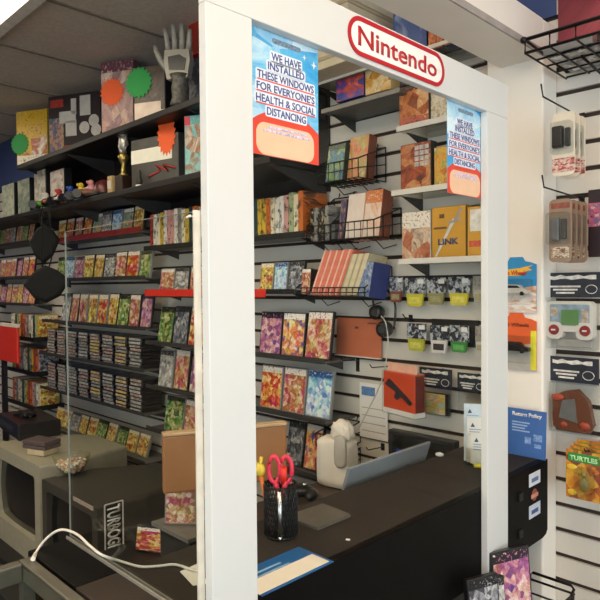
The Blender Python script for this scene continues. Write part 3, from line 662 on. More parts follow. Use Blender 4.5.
# posters behind the pane
SKY = cover('poster_sky', ['1f7fc0', '2f9ad6', '62b7e2', 'bfe0ef', 'e9f4f6'], None, scale=2.4, aspect=(.6, .2, 1.6))
def poster(label, q0, q1, pyb, lines, wide):
    X = FX0-.002; a = at(q0, 100, X=X).y; c = at(q1, 100, X=X).y; z0 = at(q1, pyb, X=X).z; z1 = zi+.004
    w, h = c-a, z1-z0
    t = wallsign('notice_poster', label, 'poster', X, a, z0); t['group'] = 'blue notices on the pane'
    b = MB(); b.box(0, w, -.0004, .0004, 0, h); b.obj('sheet', SKY, t)
    n = 14; top = [(w*k/n, h*(.20+.19*math.sin(PI*(.08+.84*k/n))**.8)) for k in range(n, -1, -1)]
    b = MB(); b.prism([(0, 0), (w, 0)]+top, -.0008, -.0003, 'y'); b.obj('lower_red_field', mat('poster_red', 'd9452f', .5, var=.06), t)
    b = MB(); b.prism(rrect(w*.06, w*.92, .001, h*.26, w*.12), -.0012, -.0007, 'y'); b.obj('lower_pale_panel', mat('poster_peach', 'eabf9d', .5, var=.04), t)
    b = MB(); bl = MB(); rd = MB()
    for (s, f, lw, under) in lines:
        ww = w*lw; x0 = (w-ww)/2 + w*wide; hh = h*.062; zc = h*(1-f)
        b.prism(rrect(x0-w*.02, x0+ww+w*.02, zc-hh*.72, zc+hh*.72, hh*.3), -.0013, -.0002, 'y')
        add_text(bl, s, x0, zc-hh/2, ww, hh, y=-.0013, bold=.012)
        if under: rd.box(x0, x0+ww, -.0017, -.0012, zc-hh*.74, zc-hh*.58)
    b.obj('line_band', mat('poster_band', 'dfe6f2', .5, var=.02), t); bl.obj('lettering', mat('poster_ink', '3f4a86', .5), t); rd.obj('underline', mat('poster_red', 'd9452f'), t)
    b = MB(); b.prism(rrect(w*.3, w*.72, h*.905, h*.945, h*.015), -.0010, -.0002, 'y'); b.obj('shop_mark', mat('poster_mark', '7d8ea0', .5, var=.5, scale=300), t)
    b = MB(); b.prism(rrect(w*.24, w*.8, h*.222, h*.24, h*.006), -.0017, -.0002, 'y'); b.prism(rrect(w*.16, w*.86, h*.19, h*.21, h*.006), -.0017, -.0002, 'y'); b.obj('small_print', mat('poster_print', 'cdbfd6', .5, var=.4, scale=300), t)
    b = MB()
    for cx, cz, r in ((.78, .88, .03), (.93, .84, .045)): b.prism([(w*cx+(r if k % 2 == 0 else r*.3)*w*math.cos(PI*k/4), h*cz+(r if k % 2 == 0 else r*.3)*w*math.sin(PI*k/4)) for k in range(8)], -.001, -.0002, 'y')
    b.obj('sparkle', WHITE, t)
LN = [('WE HAVE', .205, .44, 0), ('INSTALLED', .285, .54, 0), ('THESE WINDOWS', .37, .84, 1), ("FOR EVERYONE'S", .46, .86, 1), ('HEALTH & SOCIAL', .555, .88, 1), ('DISTANCING', .645, .58, 0)]
poster('larger blue notice poster beside the left post of the white frame', 251, 318, 165.5, LN, 0)
poster('smaller looking blue notice poster beside the right post of the white frame', 447, 482, 199, LN, -.025)

# clear side screen left of the post
PX0, PY = at(66.5, 300, Y=.525).x, .525
zt2 = at(66, 232, Y=PY).z
t = thing('side_screen', 'clear acrylic side screen standing left of the white post', 'screen', (0, PY, CZ))
b = MB(); b.box(PX0, -.742, -.0025, .0025, .0006, zt2-CZ); b.obj('clear_pane', ACRYLS, t)
EDGE = mat('acrylic_edge', '9a9c94', .3, var=.03)
b = MB(); b.box(PX0-.0006, PX0, -.0016, .0016, .0006, zt2-CZ); b.obj('bright_edge', EDGE, t)
b = MB(); b.box(PX0, -.742, -.0018, .0018, zt2-CZ, zt2-CZ+.0008); b.obj('bright_edge', EDGE, t)
b = MB(); b.box(PX0-.01, -.742, -.005, -.0026, .0006, .006); b.box(PX0-.01, -.742, .0026, .005, .0006, .006); b.obj('foot_rail', mat('rail_silver', 'b9b6ac', .35, .5), t)
b = MB(); b.box(-.7415, -.7385, -.006, .006, .0, zt2-CZ+.002); b.obj('corner_channel', mat('channel_cream', 'cfc8b8', .5), t)
b = MB(); b.tube([(-.7435, -.008, zt2-CZ-.006), (-.752, -.009, zt2-CZ-.008), (-.757, 0, zt2-CZ-.006), (-.752, .009, zt2-CZ-.004)], .0016, 6); b.obj('cable_tie', WHITE, t)

# ------------------------------------------------------------------ things on the counter ledge
def tool(mb, p, q, r, mi=0): mb.tube([p, q], r, 8, mi)
a = at(299.5, 547, Z=CZ); c = at(330.7, 561.5, Z=CZ); y0 = at(250, 565, Z=CZ).y-.06
t = thing('leaflet', 'blue and white leaflet lying flat on the ledge beside the left post', 'leaflet', (0, 0, CZ))
xw = a.x+(CX-.004-a.x)*.46
b = MB(); b.box(a.x, CX-.003, y0, (a.y+c.y)/2, .0003, .0015); b.obj('sheet', mat('leaflet_blue', '1f5f9e', .35, var=.15, scale=15), t)
b = MB(); b.box(xw, CX-.009, y0, (a.y+c.y)/2-.006, .0015, .0019); b.obj('white_strip', mat('leaflet_white', 'efe3d6', .5, var=.03), t)
b = MB()
for k in range(2): b.box(a.x+.022+.013*k, a.x+.027+.013*k, y0+.03, (a.y+c.y)/2-.07+.01*k, .0015, .0018)
b.obj('print_line', mat('leaflet_print', '8fb4d8', .5), t)
qs = [at(*q, Z=CZ) for q in ((284, 519), (318, 531), (351, 517), (323, 506))]
t = thing('folder', 'dark grey folder lying on the ledge behind the pen cup', 'folder', (0, 0, CZ))
b = MB(); b.prism([(p.x, p.y) for p in qs], .0005, .004, 'z'); b.obj('folder_cover', mat('folder_grey', '5d574f', .6), t)
b = MB(); b.prism([(p.x*.97+qs[0].x*.03, p.y) for p in qs], .0041, .0062, 'z'); b.obj('folder_flap', mat('folder_grey', '5d574f'), t)
o = at(446, 455, Z=CZ)
# pen cup
o = at(279, 537, Z=CZ); cx, cy = o.x-.005, o.y+.01
t = thing('pen_cup', 'black mesh pen cup on the ledge beside the left post', 'cup', (cx, cy, CZ))
b = MB(); n = 34
for k in range(n):
    a0 = 2*PI*k/n; a1 = a0+.55
    for s in (1, -1): b.tube([(.033*math.cos(a0+s*j*.22), .033*math.sin(a0+s*j*.22), .003+.100*j/4) for j in range(5)], .0017, 4)
b.obj('mesh_wall', WIRE, t)
b = MB(); b.lathe([(.033, 0), (.033, .003)], 24); b.obj('base', WIRE, t)
b = MB()
for z in (.004, .103): b.tube([(.033*math.cos(2*PI*k/24), .033*math.sin(2*PI*k/24), z) for k in range(24)], .002, 6, closed=True)
b.obj('rim', WIRE, t)
PINK = mat('hot_pink', 'e0304f', .35, var=.06); ORG = mat('toy_orange', 'e2784a', .4); YLW = mat('toy_yellow', 'e3c07a', .4)
# scissors: blades in the cup, two loops above
t = thing('scissors', 'pink handled scissors standing in the black pen cup', 'scissors', (cx, cy, CZ+.004), (0, 0, .65)); t.scale = (.72, .72, .80)
b = MB(); b.prism([(-.008, .0), (.008, .0), (.010, .10), (-.010, .10)], -.0012, .0012, 'y'); b.obj('blades', CHROME, t)
for s, m in ((1, PINK), (-1, PINK)):
    b = MB(); b.tube([(s*.003, .0, .085), (s*.011, 0, .115), (s*.014, 0, .13)], .0075, 8); pts = [(s*.017+.016*math.cos(2*PI*k/16), .0, .160+.033*math.sin(2*PI*k/16)) for k in range(16)]; b.tube(pts, .0062, 8, closed=True); b.obj('handle_loop', m, t)
t = thing('toy_pen', 'orange and yellow novelty pen leaning in the black pen cup', 'pen', (cx-.006, cy-.018, CZ+.006), (0, -.22, .3))
b = MB(); b.tube([(0, 0, 0), (0, 0, .115)], .004, 8); b.obj('barrel', ORG, t)
b = MB(); b.ball((0, 0, .128), .012, sc=(1, .8, 1.2)); b.tube([(0, 0, .13), (-.014, 0, .15)], .005, 6); b.tube([(0, 0, .13), (.010, 0, .152)], .004, 6); b.obj('topper', YLW, t)
t = thing('metal_pen', 'silver pen standing against the front of the black pen cup', 'pen', (cx+.030, cy-.030, CZ+.002), (-.05, -.06, 0))
b = MB(); b.tube([(0, 0, .012), (0, 0, .098)], .0048, 10); b.obj('barrel', CHROME, t)
b = MB(); b.tube([(0, 0, 0), (0, 0, .0118)], .001, 8, r2=.0045); b.obj('tip', CHROME, t)
t = thing('marker_pen', 'black marker with a red cap in the black pen cup', 'pen', (cx-.004, cy+.016, CZ+.004), (.1, .08, 0))
b = MB(); b.tube([(0, 0, 0), (0, 0, .10)], .006, 8); b.obj('barrel', CASEBLK, t); b = MB(); b.tube([(0, 0, .1001), (0, 0, .135)], .007, 8); b.obj('cap', RED, t)
# back desk with laptop
t = thing('cash_desk', 'dark lower desk behind the ledge holding the laptop', 'desk', (-1.26, 1.32, 0))
b = MB(); b.box(-.24, .262, -.26, .39, .755, .78, bev=.002); b.obj('top', mat('desk_brown', '4a3c32', .45), t)
for x in (-.22, .24):
    for y in (-.24, .37): b = MB(); b.box(x-.02, x+.02, y-.02, y+.02, 0, .755); b.obj('leg', SHBLACK, t)
ly0, ly1 = at(349, 470, X=-1.0).y, at(431, 445, X=-1.0).y
lz = at(390, 454, X=-1.0).z+.006; L = .235
t = thing('laptop', 'open blue grey laptop with its lid towards the counter ledge', 'laptop', (-1.075, (ly0+ly1)/2, .7803), (0, 0, PI/2))
hw = (ly1-ly0)/2
b = MB(); b.box(-hw, hw, .004, .235, 0, .016, bev=.003); b.obj('keyboard_base', mat('laptop_dark', '2b2c30', .4, .3), t)
b = MB(); b.box(-hw, hw, -.004, .004, 0, L, bev=.003); LT = math.atan2(.075, lz-.797)
ld = b.obj('lid', mat('laptop_lid', '84868a', .6, 0., var=.03), t, (0, 0, .017), (LT, 0, 0))
b = MB(); b.box(-hw+.012, hw-.012, .0041, .0046, .015, L-.012); b.obj('screen', SCR, ld)
o = at(436, 456, Z=CZ); t = thing('mouse', 'small white mouse on the ledge next to the laptop', 'mouse', (o.x+.012, o.y, CZ+.0005), (0, 0, .4)); b = MB(); b.ball((0, 0, .0065), .010, sc=(1.25, .9, .65)); b.obj('body', WHITE, t); b = MB(); b.tube([(.004, 0, .0128), (.008, 0, .0115)], .0016, 6); b.obj('wheel', DKGREY, t)
o = at(348, 540, Z=CZ); t = tag(MB().box(-.004, .004, -.003, .003, 0, .0012).obj('paper_scrap', PAPER, None, (o.x, o.y, CZ+.0003), (0, 0, .4)), 'tiny white paper scrap on the dark ledge', 'paper')
# leaflet holder
o = at(478, 464, Z=CZ); hx, hy = o.x, o.y
t = thing('leaflet_holder', 'clear leaflet holder on the ledge beside the right post', 'holder', (hx, hy, CZ), (0, 0, .5))
b = MB(); b.box(-.033, .033, -.03, .03, .0003, .003); b.box(-.033, .033, .027, .03, .003, .15); b.box(-.033, .033, -.03, -.027, .003, .05); b.box(-.033, -.030, -.027, .027, .003, .05); b.box(.030, .033, -.027, .027, .003, .05); b.obj('body', ACRYL, t)
Rz = Matrix.Rotation(.5, 4, 'Z')
for k, (dx, dy, z, lab) in enumerate(((-.014, .012, .098, 'white leaflet at the back of the clear holder, highest of three'), (-.006, .000, .062, 'white leaflet in the middle of the clear holder'), (.004, -.012, .024, 'bluish white leaflet at the front of the clear holder, lowest'))):
    p = Rz @ Vector((dx, dy, 0)); t = thing('leaflet', lab, 'leaflet', (hx+p.x, hy+p.y, CZ+.0035), (-.06, 0, .5), 'leaflets in the clear holder')
    zt3 = z+.062
    b = MB(); b.box(-.024, .024, 0, .0012, 0, zt3); b.obj('sheet', [PAPER, mat('paper_blue', 'dbe6f0', .6), PAPER][(k+1) % 3], t)
    b = MB(); b.prism([(-.014, zt3-.026), (-.002, zt3-.026), (-.008, zt3-.014)], -.0006, 0, 'y'); b.obj('mark', mat('leaflet_ink', '4a5570', .6), t)
    b = MB()
    for j in range(3): b.box(-.017, .016-.006*(j % 2), -.0005, 0, zt3-.034-.007*j, zt3-.031-.007*j)
    b.obj('print_line', mat('leaflet_faint', 'a9b6cc', .6), t)
t = thing('highlighter', 'yellow and green highlighter lying in front of the clear leaflet holder', 'pen', (hx+.02, hy-.034, CZ+.0065), (0, 0, .5))
b = MB(); b.tube([(-.012, 0, 0), (.016, 0, 0)], .006, 8); b.obj('barrel', mat('bright_yellow', 'd9c83a', .4), t); b = MB(); b.tube([(.0161, 0, 0), (.032, 0, 0)], .0062, 8); b.obj('cap', mat('bright_green', '3c8a4a', .4), t)
# return policy board
x0, x1 = at(500, 430, Y=1.70).x, at(545.5, 430, Y=1.70).x; hz = at(525, 410, Y=1.70).z-CZ
t = thing('policy_sign', 'small blue policy sign standing on the ledge against the pillar', 'sign', (x0, 1.70, CZ+.0005), (-.05, 0, 0))
w = x1-x0
b = MB(); b.box(0, w, 0, .003, 0, hz, bev=.0006); b.obj('board', mat('policy_blue', '3f68a8', .45, var=.05), t)
tx0 = at(511.5, 416, Y=1.70).x-x0; tx1 = at(541, 422, Y=1.70).x-x0
b = MB(); add_text(b, 'Return Policy', tx0, hz*.82, tx1-tx0, hz*.11, bold=.03); b.obj('lettering', WHITE, t)
b = MB()
for j in range(4): b.box(tx0, tx0+(tx1-tx0)*(.6-.08*(j % 3)), -.0006, .0001, hz*(.70-.06*j), hz*(.725-.06*j))
b.obj('print_line', mat('policy_print', '9db6da', .5), t)
b = MB(); b.box(w*.55, w*.68, -.0006, .0001, hz*.28, hz*.42); b.box(w*.76, w*.9, -.0006, .0001, hz*.22, hz*.3); b.box(w*.74, w*.92, -.0006, .0001, hz*.36, hz*.5); b.obj('pictogram', mat('policy_icon', '7f9fd0', .5, var=.4, scale=120), t)
# white paper and cable on the side ledge
qs = [at(*q, Z=CZ) for q in ((180, 572), (200, 563), (207, 584), (193, 586))]
t = MB().prism([(p.x, p.y) for p in qs], CZ+.0004, CZ+.0012, 'z').obj('paper_sheet', PAPER); tag(t, 'white paper sheet on the ledge at the foot of the left post', 'paper')

# ------------------------------------------------------------------ glass showcase, lower left
SX0, SX1, SY0, SY1 = at(33, 555, Z=CZ).x, -.34, -.25, .440
t = thing('glass_showcase', 'low glass showcase with dark metal frame in the bottom left corner', 'showcase', (0, 0, 0))
AL = mat('showcase_frame', '6d6a5e', .35, .5)
for a in ((SX0, SX1, SY1-.022, SY1), (SX0, SX1, SY0, SY0+.022), (SX0, SX0+.022, SY0+.022, SY1-.022), (SX1-.022, SX1, SY0+.022, SY1-.022)):
    b = MB(); b.box(a[0], a[1], a[2], a[3], CZ-.035, CZ, bev=.003); b.obj('top_rail', AL, t)
for x in (SX0, SX1-.022):
    for y in (SY0, SY1-.022): b = MB(); b.box(x, x+.022, y, y+.022, .0, CZ-.0355); b.obj('corner_post', AL, t)
b = MB(); b.box(SX0+.022, SX1-.022, SY0+.022, SY1-.022, CZ-.008, CZ-.003); b.obj('glass_top', ACRYL, t)
b = MB(); b.box(SX0+.002, SX1-.002, SY1-.006, SY1-.002, .62, CZ-.036); b.obj('glass_panel', ACRYL, t)
b = MB(); b.box(SX0+.002, SX0+.006, SY0+.022, SY1-.022, .62, CZ-.036); b.obj('glass_panel', ACRYL, t)
b = MB(); b.box(SX0+.001, SX1-.001, SY0+.001, SY1-.001, .05, .60); b.obj('cabinet', SHBLACK, t)
b = MB(); b.box(SX0+.023, SX1-.023, SY0+.023, SY1-.023, .60, .612); b.obj('display_floor', mat('felt_dark', '23221f', .9), t)
for i, (px, py, m, lab) in enumerate(((14, 590, 'green and black', 'green boxed game inside the glass showcase, leftmost'), (30, 588, 'teal and orange', 'teal boxed game inside the glass showcase behind the cable'), (70, 590, 'grey and white', 'grey boxed game inside the glass showcase, near its rear rail'))):
    o = at(px, py, Y=.33-.05*i)
    ci = [p[0] for p in PAL].index(m)
    case(max(SX0+.11, o.x), .33-.07*i, .613, .10, .22-.03*i, .03, ci, lab, tilt=.08, rz=.5, group='boxed games in the showcase')
# white cable over the showcase
pts = [at(33, 559, Z=CZ+.006), at(38, 549, Y=.46), at(47, 538, Y=.475), at(57, 531, Y=.485), at(66, 530, Y=.492), at(78, 535, Y=.498), at(90, 546, Y=.503), at(102, 555, Y=.506)]
pts += [at(120, 561, Z=CZ+.004), at(140, 566.5, Z=CZ+.004), at(158, 566, Z=CZ+.004), at(175, 564.5, Z=CZ+.004), at(190, 569, Z=CZ+.005), at(203, 572, Z=CZ+.005)]
def smooth(pts, n=5):
    out = []
    P = [pts[0]]+list(pts)+[pts[-1]]
    for i in range(1, len(P)-2):
        for k in range(n):
            u = k/n; a, b_, c, d = P[i-1], P[i], P[i+1], P[i+2]
            out.append(.5*((2*b_)+(c-a)*u+(2*a-5*b_+4*c-d)*u*u+(3*b_-a-3*c+d)*u**3))
    out.append(pts[-1]); return out
t = thing('charging_cable', 'white charging cable arching from the glass showcase to the post', 'cable', pts[0])
sp = [p-pts[0] for p in smooth(pts)]
b = MB(); b.tube(sp[3:], .0024, 8); b.obj('cord', mat('cable_white', 'dcd6ca', .45), t)
b = MB(); b.tube([sp[0], sp[1], sp[2], sp[3]], .0045, 8, r2=.0034); b.obj('plug', mat('cable_white', 'dcd6ca'), t)
# ------------------------------------------------------------------ goods seen through the opening
def hook(label, x, z, l, y1=YW, up=.012, plate=False, r=.0022):
    t = thing('hanging_hook', label, 'hook', (x, y1, z), group='black peg hooks')
    b = MB(); b.box(-.008, .008, -.004, 0, -.012 if not plate else -.045, .014, bev=.001); b.obj('plate', WIRE, t)
    b = MB(); b.tube([(0, -.004, 0), (0, -l+.012, .006), (0, -l, .006+up)], r, 6); b.obj('rod', WIRE, t)
    return t
def sgoods(label, px0, px1, pyt, pyb, Y, d, art, side, cat='game box', name='game_box', group=None, tilt=0.):
    a = at(px0, pyt, Y=Y); c = at(px1, pyt, Y=Y); z0 = at(px0, pyb, Y=Y).z; w = c.x-a.x; h = a.z-z0
    t = thing(name, label, cat, ((a.x+c.x)/2, Y, z0), (-tilt, 0, 0), group)
    b = MB(); b.box(-w/2, w/2, 0, d, 0, h, bev=.0015); b.obj('carton', side, t)
    b = MB(); b.box(-w/2+.002, w/2-.002, -.0009, .0005, .002, h-.002); b.obj('printed_front', art, t)
    return t, w, h
CLEARSH = clear('shelf_acrylic', 'eef0ee', gloss=.5); CLIP = mat('acrylic_lip', 'e6ded2', .3, var=.04)
def cshelf(label, px0, px1, py, Y=1.675):
    a = at(px0, py, Y=Y); c = at(px1, py, Y=Y)
    return shelf(a.x, c.x, a.z, label, lip=.010, lipmat=CLIP, depth=YW-Y, board=CLEARSH, group='clear shelves behind the pane'), a.z
GB = 'boxed games on the clear shelves'
s1, z = cshelf('clear shelf with a boxed game just under the frame beam', 397, 486, 130)
sgoods('brown boxed game with an orange picture, under the beam', 399, 429, 88, 128.5, 1.70, .03, cover('box_a', ['2b1d18', '5b3424', 'b0562c', 'd98a4a', 'eac79a'], '3a2622', low='c4604c', scale=3.2), mat('brown_card', '2e2622'), group=GB)
sgoods('beige boxed game beside the brown one under the beam', 430.5, 449, 84, 124, 1.71, .03, cover('box_b', ['5a4a3c', 'a58a6c', 'd6bf9c', 'eadfc8', 'c98a4a'], None), mat('beige_card', 'cbbb9e'), group=GB)
s2, z = cshelf('clear shelf between the blue notice and the gold boxes', 392, 486, 194)
BLKB = mat('black_card', '1d1a1a', .45)
t, w, h = sgoods('black boxed game with a grid of pale portraits', 400.5, 431, 146, 192.5, 1.70, .035, cover('box_c', ['201816', '6a2f24', 'b3542f', 'd99a62', '3a2c28'], None, scale=3), BLKB, group=GB)
b = MB()
for i in range(3):
    for j in range(4): b.box(w*(-.02+.16*i), w*(.11+.16*i), -.0016, -.0008, h*(.5+.115*j), h*(.59+.115*j))
b.obj('portrait_grid', mat('portrait_print', 'c6bdb8', .5, var=.35, scale=90), t)
sgoods('orange and green boxed game beside the portraits box', 434, 450, 148, 190.5, 1.71, .03, cover('box_d', ['5a3a20', 'c9762e', 'e6b14a', '8aa05a', 'efe2c4'], None, scale=4), mat('orange_card', 'c97a3a'), group=GB)
sgoods('pale boxed game mostly behind the smaller notice', 456, 484, 148, 191, 1.71, .03, cover('box_e', ['7d6a5a', 'bda68c', 'e0d2bb', '8a7a9a', 'efe6d8'], None), mat('beige_card', 'cbbb9e'), group=GB)
s3, z = cshelf('clear shelf holding the two gold boxes', 399, 487, 262)
t, w, h = sgoods('white topped boxed game with a brown creature picture', 402, 430.5, 213, 260.5, 1.70, .03, cover('box_f', ['4a1f1a', '9a4a34', 'c9805c', 'e6cdb0', '6a3a2c'], 'efe6d8', scale=3, bandpos=.66), mat('cream_card', 'd8cab2'), group=GB)
GOLD = mat('gold_card', 'd29a34', .4, var=.08, scale=14)
t, w, h = sgoods('gold boxed game with a silver sword and blue lettering', 431.8, 466, 208, 259.5, 1.70, .03, GOLD, mat('gold_dark', '8d6420'), group=GB)
b = MB(); b.prism([(-.40*w, .06*h), (-.35*w, .05*h), (.20*w, .72*h), (.13*w, .76*h)], -.0018, -.0009, 'y'); b.obj('sword_blade', mat('sword_silver', 'd8d6d2', .4, .2), t)
b = MB(); b.prism([(-.02*w, .70*h), (.02*w, .66*h), (.34*w, .70*h), (.36*w, .76*h)], -.0022, -.0009, 'y'); b.prism([(.16*w, .74*h), (.22*w, .71*h), (.42*w, .93*h), (.36*w, .96*h)], -.0021, -.0009, 'y'); b.obj('sword_hilt', mat('hilt', 'a9a09a', .4, .3), t)
b = MB(); add_text(b, 'LINK', -.3*w, .27*h, .60*w, .12*h, y=-.0022, bold=.03); b.obj('lettering', mat('ink_blue', '2f3f6f', .5), t)
b = MB(); b.box(-.44*w, -.05*w, -.0014, -.0009, .575*h, .615*h); b.box(-.27*w, -.12*w, -.0014, -.0009, .78*h, .86*h); b.obj('print_mark', mat('ink_brown', '6a4a22', .5), t)
t, w, h = sgoods('gold boxed game with a white panel beside the right post', 467.2, 489, 207, 258.5, 1.70, .03, GOLD, mat('gold_dark', '8d6420'), group=GB)
b = MB(); b.box(-.36*w, .40*w, -.0014, -.0009, .52*h, .94*h); b.obj('white_panel', mat('print_white', 'e3dcd0', .5, var=.2, scale=60), t)
b = MB(); b.box(-.4*w, .4*w, -.0014, -.0009, .22*h, .34*h); b.obj('red_title', mat('ink_red', 'c9563a', .5, var=.4, scale=90), t)
# goods shelf high under the beam, and boxes above it
a = at(322, 112, Y=1.66); c = at(400, 90, Y=1.66)
shelf(a.x, c.x, a.z, 'grey shelf close under the frame beam with blue and tan boxes', depth=YW-1.66, lip=.008, lipmat=mat('lip_grey', '8a857c', .5), board=SHELFGREY)
sgoods('blue and red picture box on the grey shelf under the beam', 336, 364, 64, 103, 1.69, .05, cover('box_g', ['1d2a5a', '33489a', '6a4a9a', 'd95a3a', 'e8a08a'], None, scale=4), mat('blue_card', '2a3a7a'), group='boxes on the grey shelf')
sgoods('tan and gold picture box on the grey shelf under the beam', 365, 391, 62, 96, 1.69, .05, cover('box_h', ['6a4420', 'b5762c', 'd9a24a', 'efd9a6', '8a3a2a'], None, scale=3), mat('tan_card', 'b89d6a'), group='boxes on the grey shelf')
o = at(331, 76, Y=1.70); t = thing('blank_card', 'blank white card on the slats beside the black shelf end', 'card', (o.x, YW-.003, o.z)); b = MB(); b.box(-.045, .045, -.002, 0, -.03, .03); b.obj('card', mat('card_cream', 'ddd5c6', .6), t); b = MB(); b.box(-.04, .04, -.0035, -.002, .018, .026); b.obj('tape', ACRYL, t)  # just a blank white card, not a sign
a = at(390, 50, Y=1.64); zt1 = at(425, 43, Y=1.64).z-.02
TOPZ = zt1+.012
shelf(-1.62, -.935, TOPZ, 'topmost shelf just below the header beam', depth=YW-1.66, lip=.004, lipmat=CLIP, board=CLEARSH)
GT = 'boxes on the topmost shelf'
def tbox(label, px0, px1, hh, art, side, d=.05):
    a = at(px0, 40, Y=1.69); c = at(px1, 40, Y=1.69); w = c.x-a.x
    t = thing('game_box', label, 'game box', ((a.x+c.x)/2, 1.69, TOPZ), group=GT)
    b = MB(); b.box(-w/2, w/2, 0, d, 0, hh, bev=.0015); b.obj('carton', side, t)
    b = MB(); b.box(-w/2+.002, w/2-.002, -.0009, .0005, .002, hh-.002); b.obj('printed_front', art, t)
tbox('black edged blue box on the topmost shelf, leftmost', 393, 427, .19, cover('box_i', ['2c3d66', '45598c', '5a6c9a', '45598c', '9fb0c9'], None, scale=1.6), BLKB, .09)
tbox('orange picture box on the topmost shelf, second from left', 428, 443, .15, cover('box_j', ['4a2a1c', 'b0522c', 'd98a5a', '8a3a2a', 'e8c9a0'], None), BLKB)
tbox('red and pink picture box on the topmost shelf', 444, 460, .13, cover('box_k', ['5a1f22', 'b03a3a', 'd97a6a', 'e8b8a8', '7a3a4a'], None), mat('blue_card', '2a3a7a'))
tbox('dark picture box at the right end of the topmost shelf', 470, 493, .12, cover('box_l', ['171412', '3a2e28', '6a5a4a', '2a2220', 'a89a8a'], None, scale=6), BLKB)

# hanging cartridges with dark header cards
HCARD = cover('header_card', ['12141a', '1b202b', '232a38', 'c9ccd0', '2a2f3a'], None, scale=5, aspect=(1.2, .2, .8))
def cpack(label, px0, px1, yt, ym, yb, colour, plastic=False, Y=1.79):
    a = at(px0, yt, Y=Y); c = at(px1, yt, Y=Y); w = c.x-a.x; zm = at(px0, ym, Y=Y).z-a.z; zb = at(px0, yb, Y=Y).z-a.z
    t = thing('cartridge_pack', label, 'cartridge', ((a.x+c.x)/2, Y, a.z), group='hanging cartridges with dark header cards')
    b = MB(); b.box(-w/2, w/2, -.0015, .0015, zm, 0); b.obj('header_card', HCARD if not plastic else mat('faded_card', '9a938a', .4, var=.4, scale=80), t)
    b = MB(); b.box(w*.12, w*.42, -.0022, -.0015, zm*.38, zm*.1); b.obj('price_sticker', WHITE, t)
    e = w*.15
    b = MB(); b.prism([(-w/2+e, zb+.004), (-w/2+e+.004, zb), (w/2-e-.004, zb), (w/2-e, zb+.004), (w/2-e*.6, zm-.006), (w/2-e*.6, zm-.001), (-w/2+e*.6, zm-.001), (-w/2+e*.6, zm-.006)], -.006, .004, 'y'); b.obj('cartridge', mat('cart_'+colour, colour, .4, var=.06), t)
    b = MB(); b.box(-w*.28, w*.28, -.0066, -.0058, zb+(zm-zb)*.22, zb+(zm-zb)*.72); b.obj('cartridge_label', mat('cartlabel_'+colour, {'d8c838': 'e9dc6a', 'cfc23a': 'ded45a', 'b8b43c': 'cfc95a', '3f8a3f': '63ad5c', 'ded5cf': '2a2426'}.get(colour, 'a39a72'), .5, var=.2, scale=120), t)
    b = MB(); b.box(-.002, .002, .0015, YW-Y-.0015, -.006, -.003); b.obj('hang_loop', WIRE, t)
for q in (('reddish brown cartridge under a dark card beside the headphones', 389.5, 403, 277, 291, 302, '8a4a38'), ('yellow cartridge in the upper row, left of the olive one', 405.5, 425.5, 278, 293.5, 306, 'cfc23a'), ('olive cartridge in the upper row between two yellow ones', 427, 446, 278, 293, 304.5, '8f8a55'), ('yellow cartridge in the upper row, right of the olive one', 448.5, 470.5, 277, 293, 305, 'd8c838'), ('bagged grey cartridge in the upper row beside the right post', 473, 486.5, 276, 290, 303, 'b5b0a6', True),
          ('yellow green cartridge alone at left of the lower row', 407, 426.5, 323, 338, 350, 'b8b43c'), ('white cartridge with dark label in the lower row', 430, 449, 325, 339.5, 352, 'ded5cf'), ('bright green cartridge in the lower row', 450, 469, 325, 341, 351.5, '3f8a3f'), ('bagged grey cartridge in the lower row beside the right post', 475.5, 487, 326, 341, 352.5, 'c9c4bd', True)): cpack(*q)
a = at(428, 319, Y=1.80); c = at(475, 347, Y=1.80)
tag(MB().box(-(c.x-a.x)/2, (c.x-a.x)/2, 0, .006, c.z-a.z, 0, bev=.001).obj('backing_strip', SHBLACK, None, ((a.x+c.x)/2, YW-.008, a.z)), 'black backing strip on the slats behind the green cartridge', 'strip')
# header cards lower, disc case, orange pack
def hcard(label, px0, px1, yt, yb, Y=1.78, cat='header card'):
    a = at(px0, yt, Y=Y); c = at(px1, yt, Y=Y); w = c.x-a.x; h = a.z-at(px0, yb, Y=Y).z
    t = thing('header_card', label, cat, ((a.x+c.x)/2, Y, a.z), group=None)
    b = MB(); b.box(-w/2, w/2, -.001, .001, -h, 0); b.obj('card', mat('navy_card', '1c222e', .45, var=.2, scale=40), t)
    b = MB(); b.prism([(-w*.42+w*.8*k/8, -h*(.27+.03*math.sin(k*1.9))) for k in range(9)]+[(-w*.42+w*.8*k/8, -h*(.13+.04*math.sin(k*2.3))) for k in range(8, -1, -1)], -.0016, -.0009, 'y'); b.obj('brush_title', mat('print_cream', 'd3cfc6', .5, var=.3, scale=60), t)
    b = MB()
    for j in range(3): b.box(-w*.40+w*.05*j, w*.12-w*.05*j, -.0016, -.0009, -h*(.60+.13*j), -h*(.53+.13*j))
    b.obj('print_line', mat('print_cream', 'd3cfc6'), t)
    b = MB(); pts = [(w*.3+h*.22*math.cos(2*PI*k/14), -.0014, -h*.68+h*.17*math.sin(2*PI*k/14)) for k in range(14)]; b.tube(pts, .0011, 5, closed=True); b.obj('round_drawing', mat('print_cream', 'd3cfc6'), t)
    b = MB(); b.box(-.0025, .0025, .001, YW-Y-.001, -.010, -.006); b.obj('hang_loop', WIRE, t)
    return t, w, h
t, w, h = hcard('dark header card over a colourful disc case, right of the orange pack', 419.5, 452, 366.5, 386, cat='hanging pack')
z1 = at(424, 391, Y=1.78).z-t.location.z; z0 = at(424, 412, Y=1.78).z-t.location.z
b = MB(); b.box(-w*.40, w*.44, -.010, .004, z0, z1, bev=.001); b.obj('disc_case', CASEBLK, t)
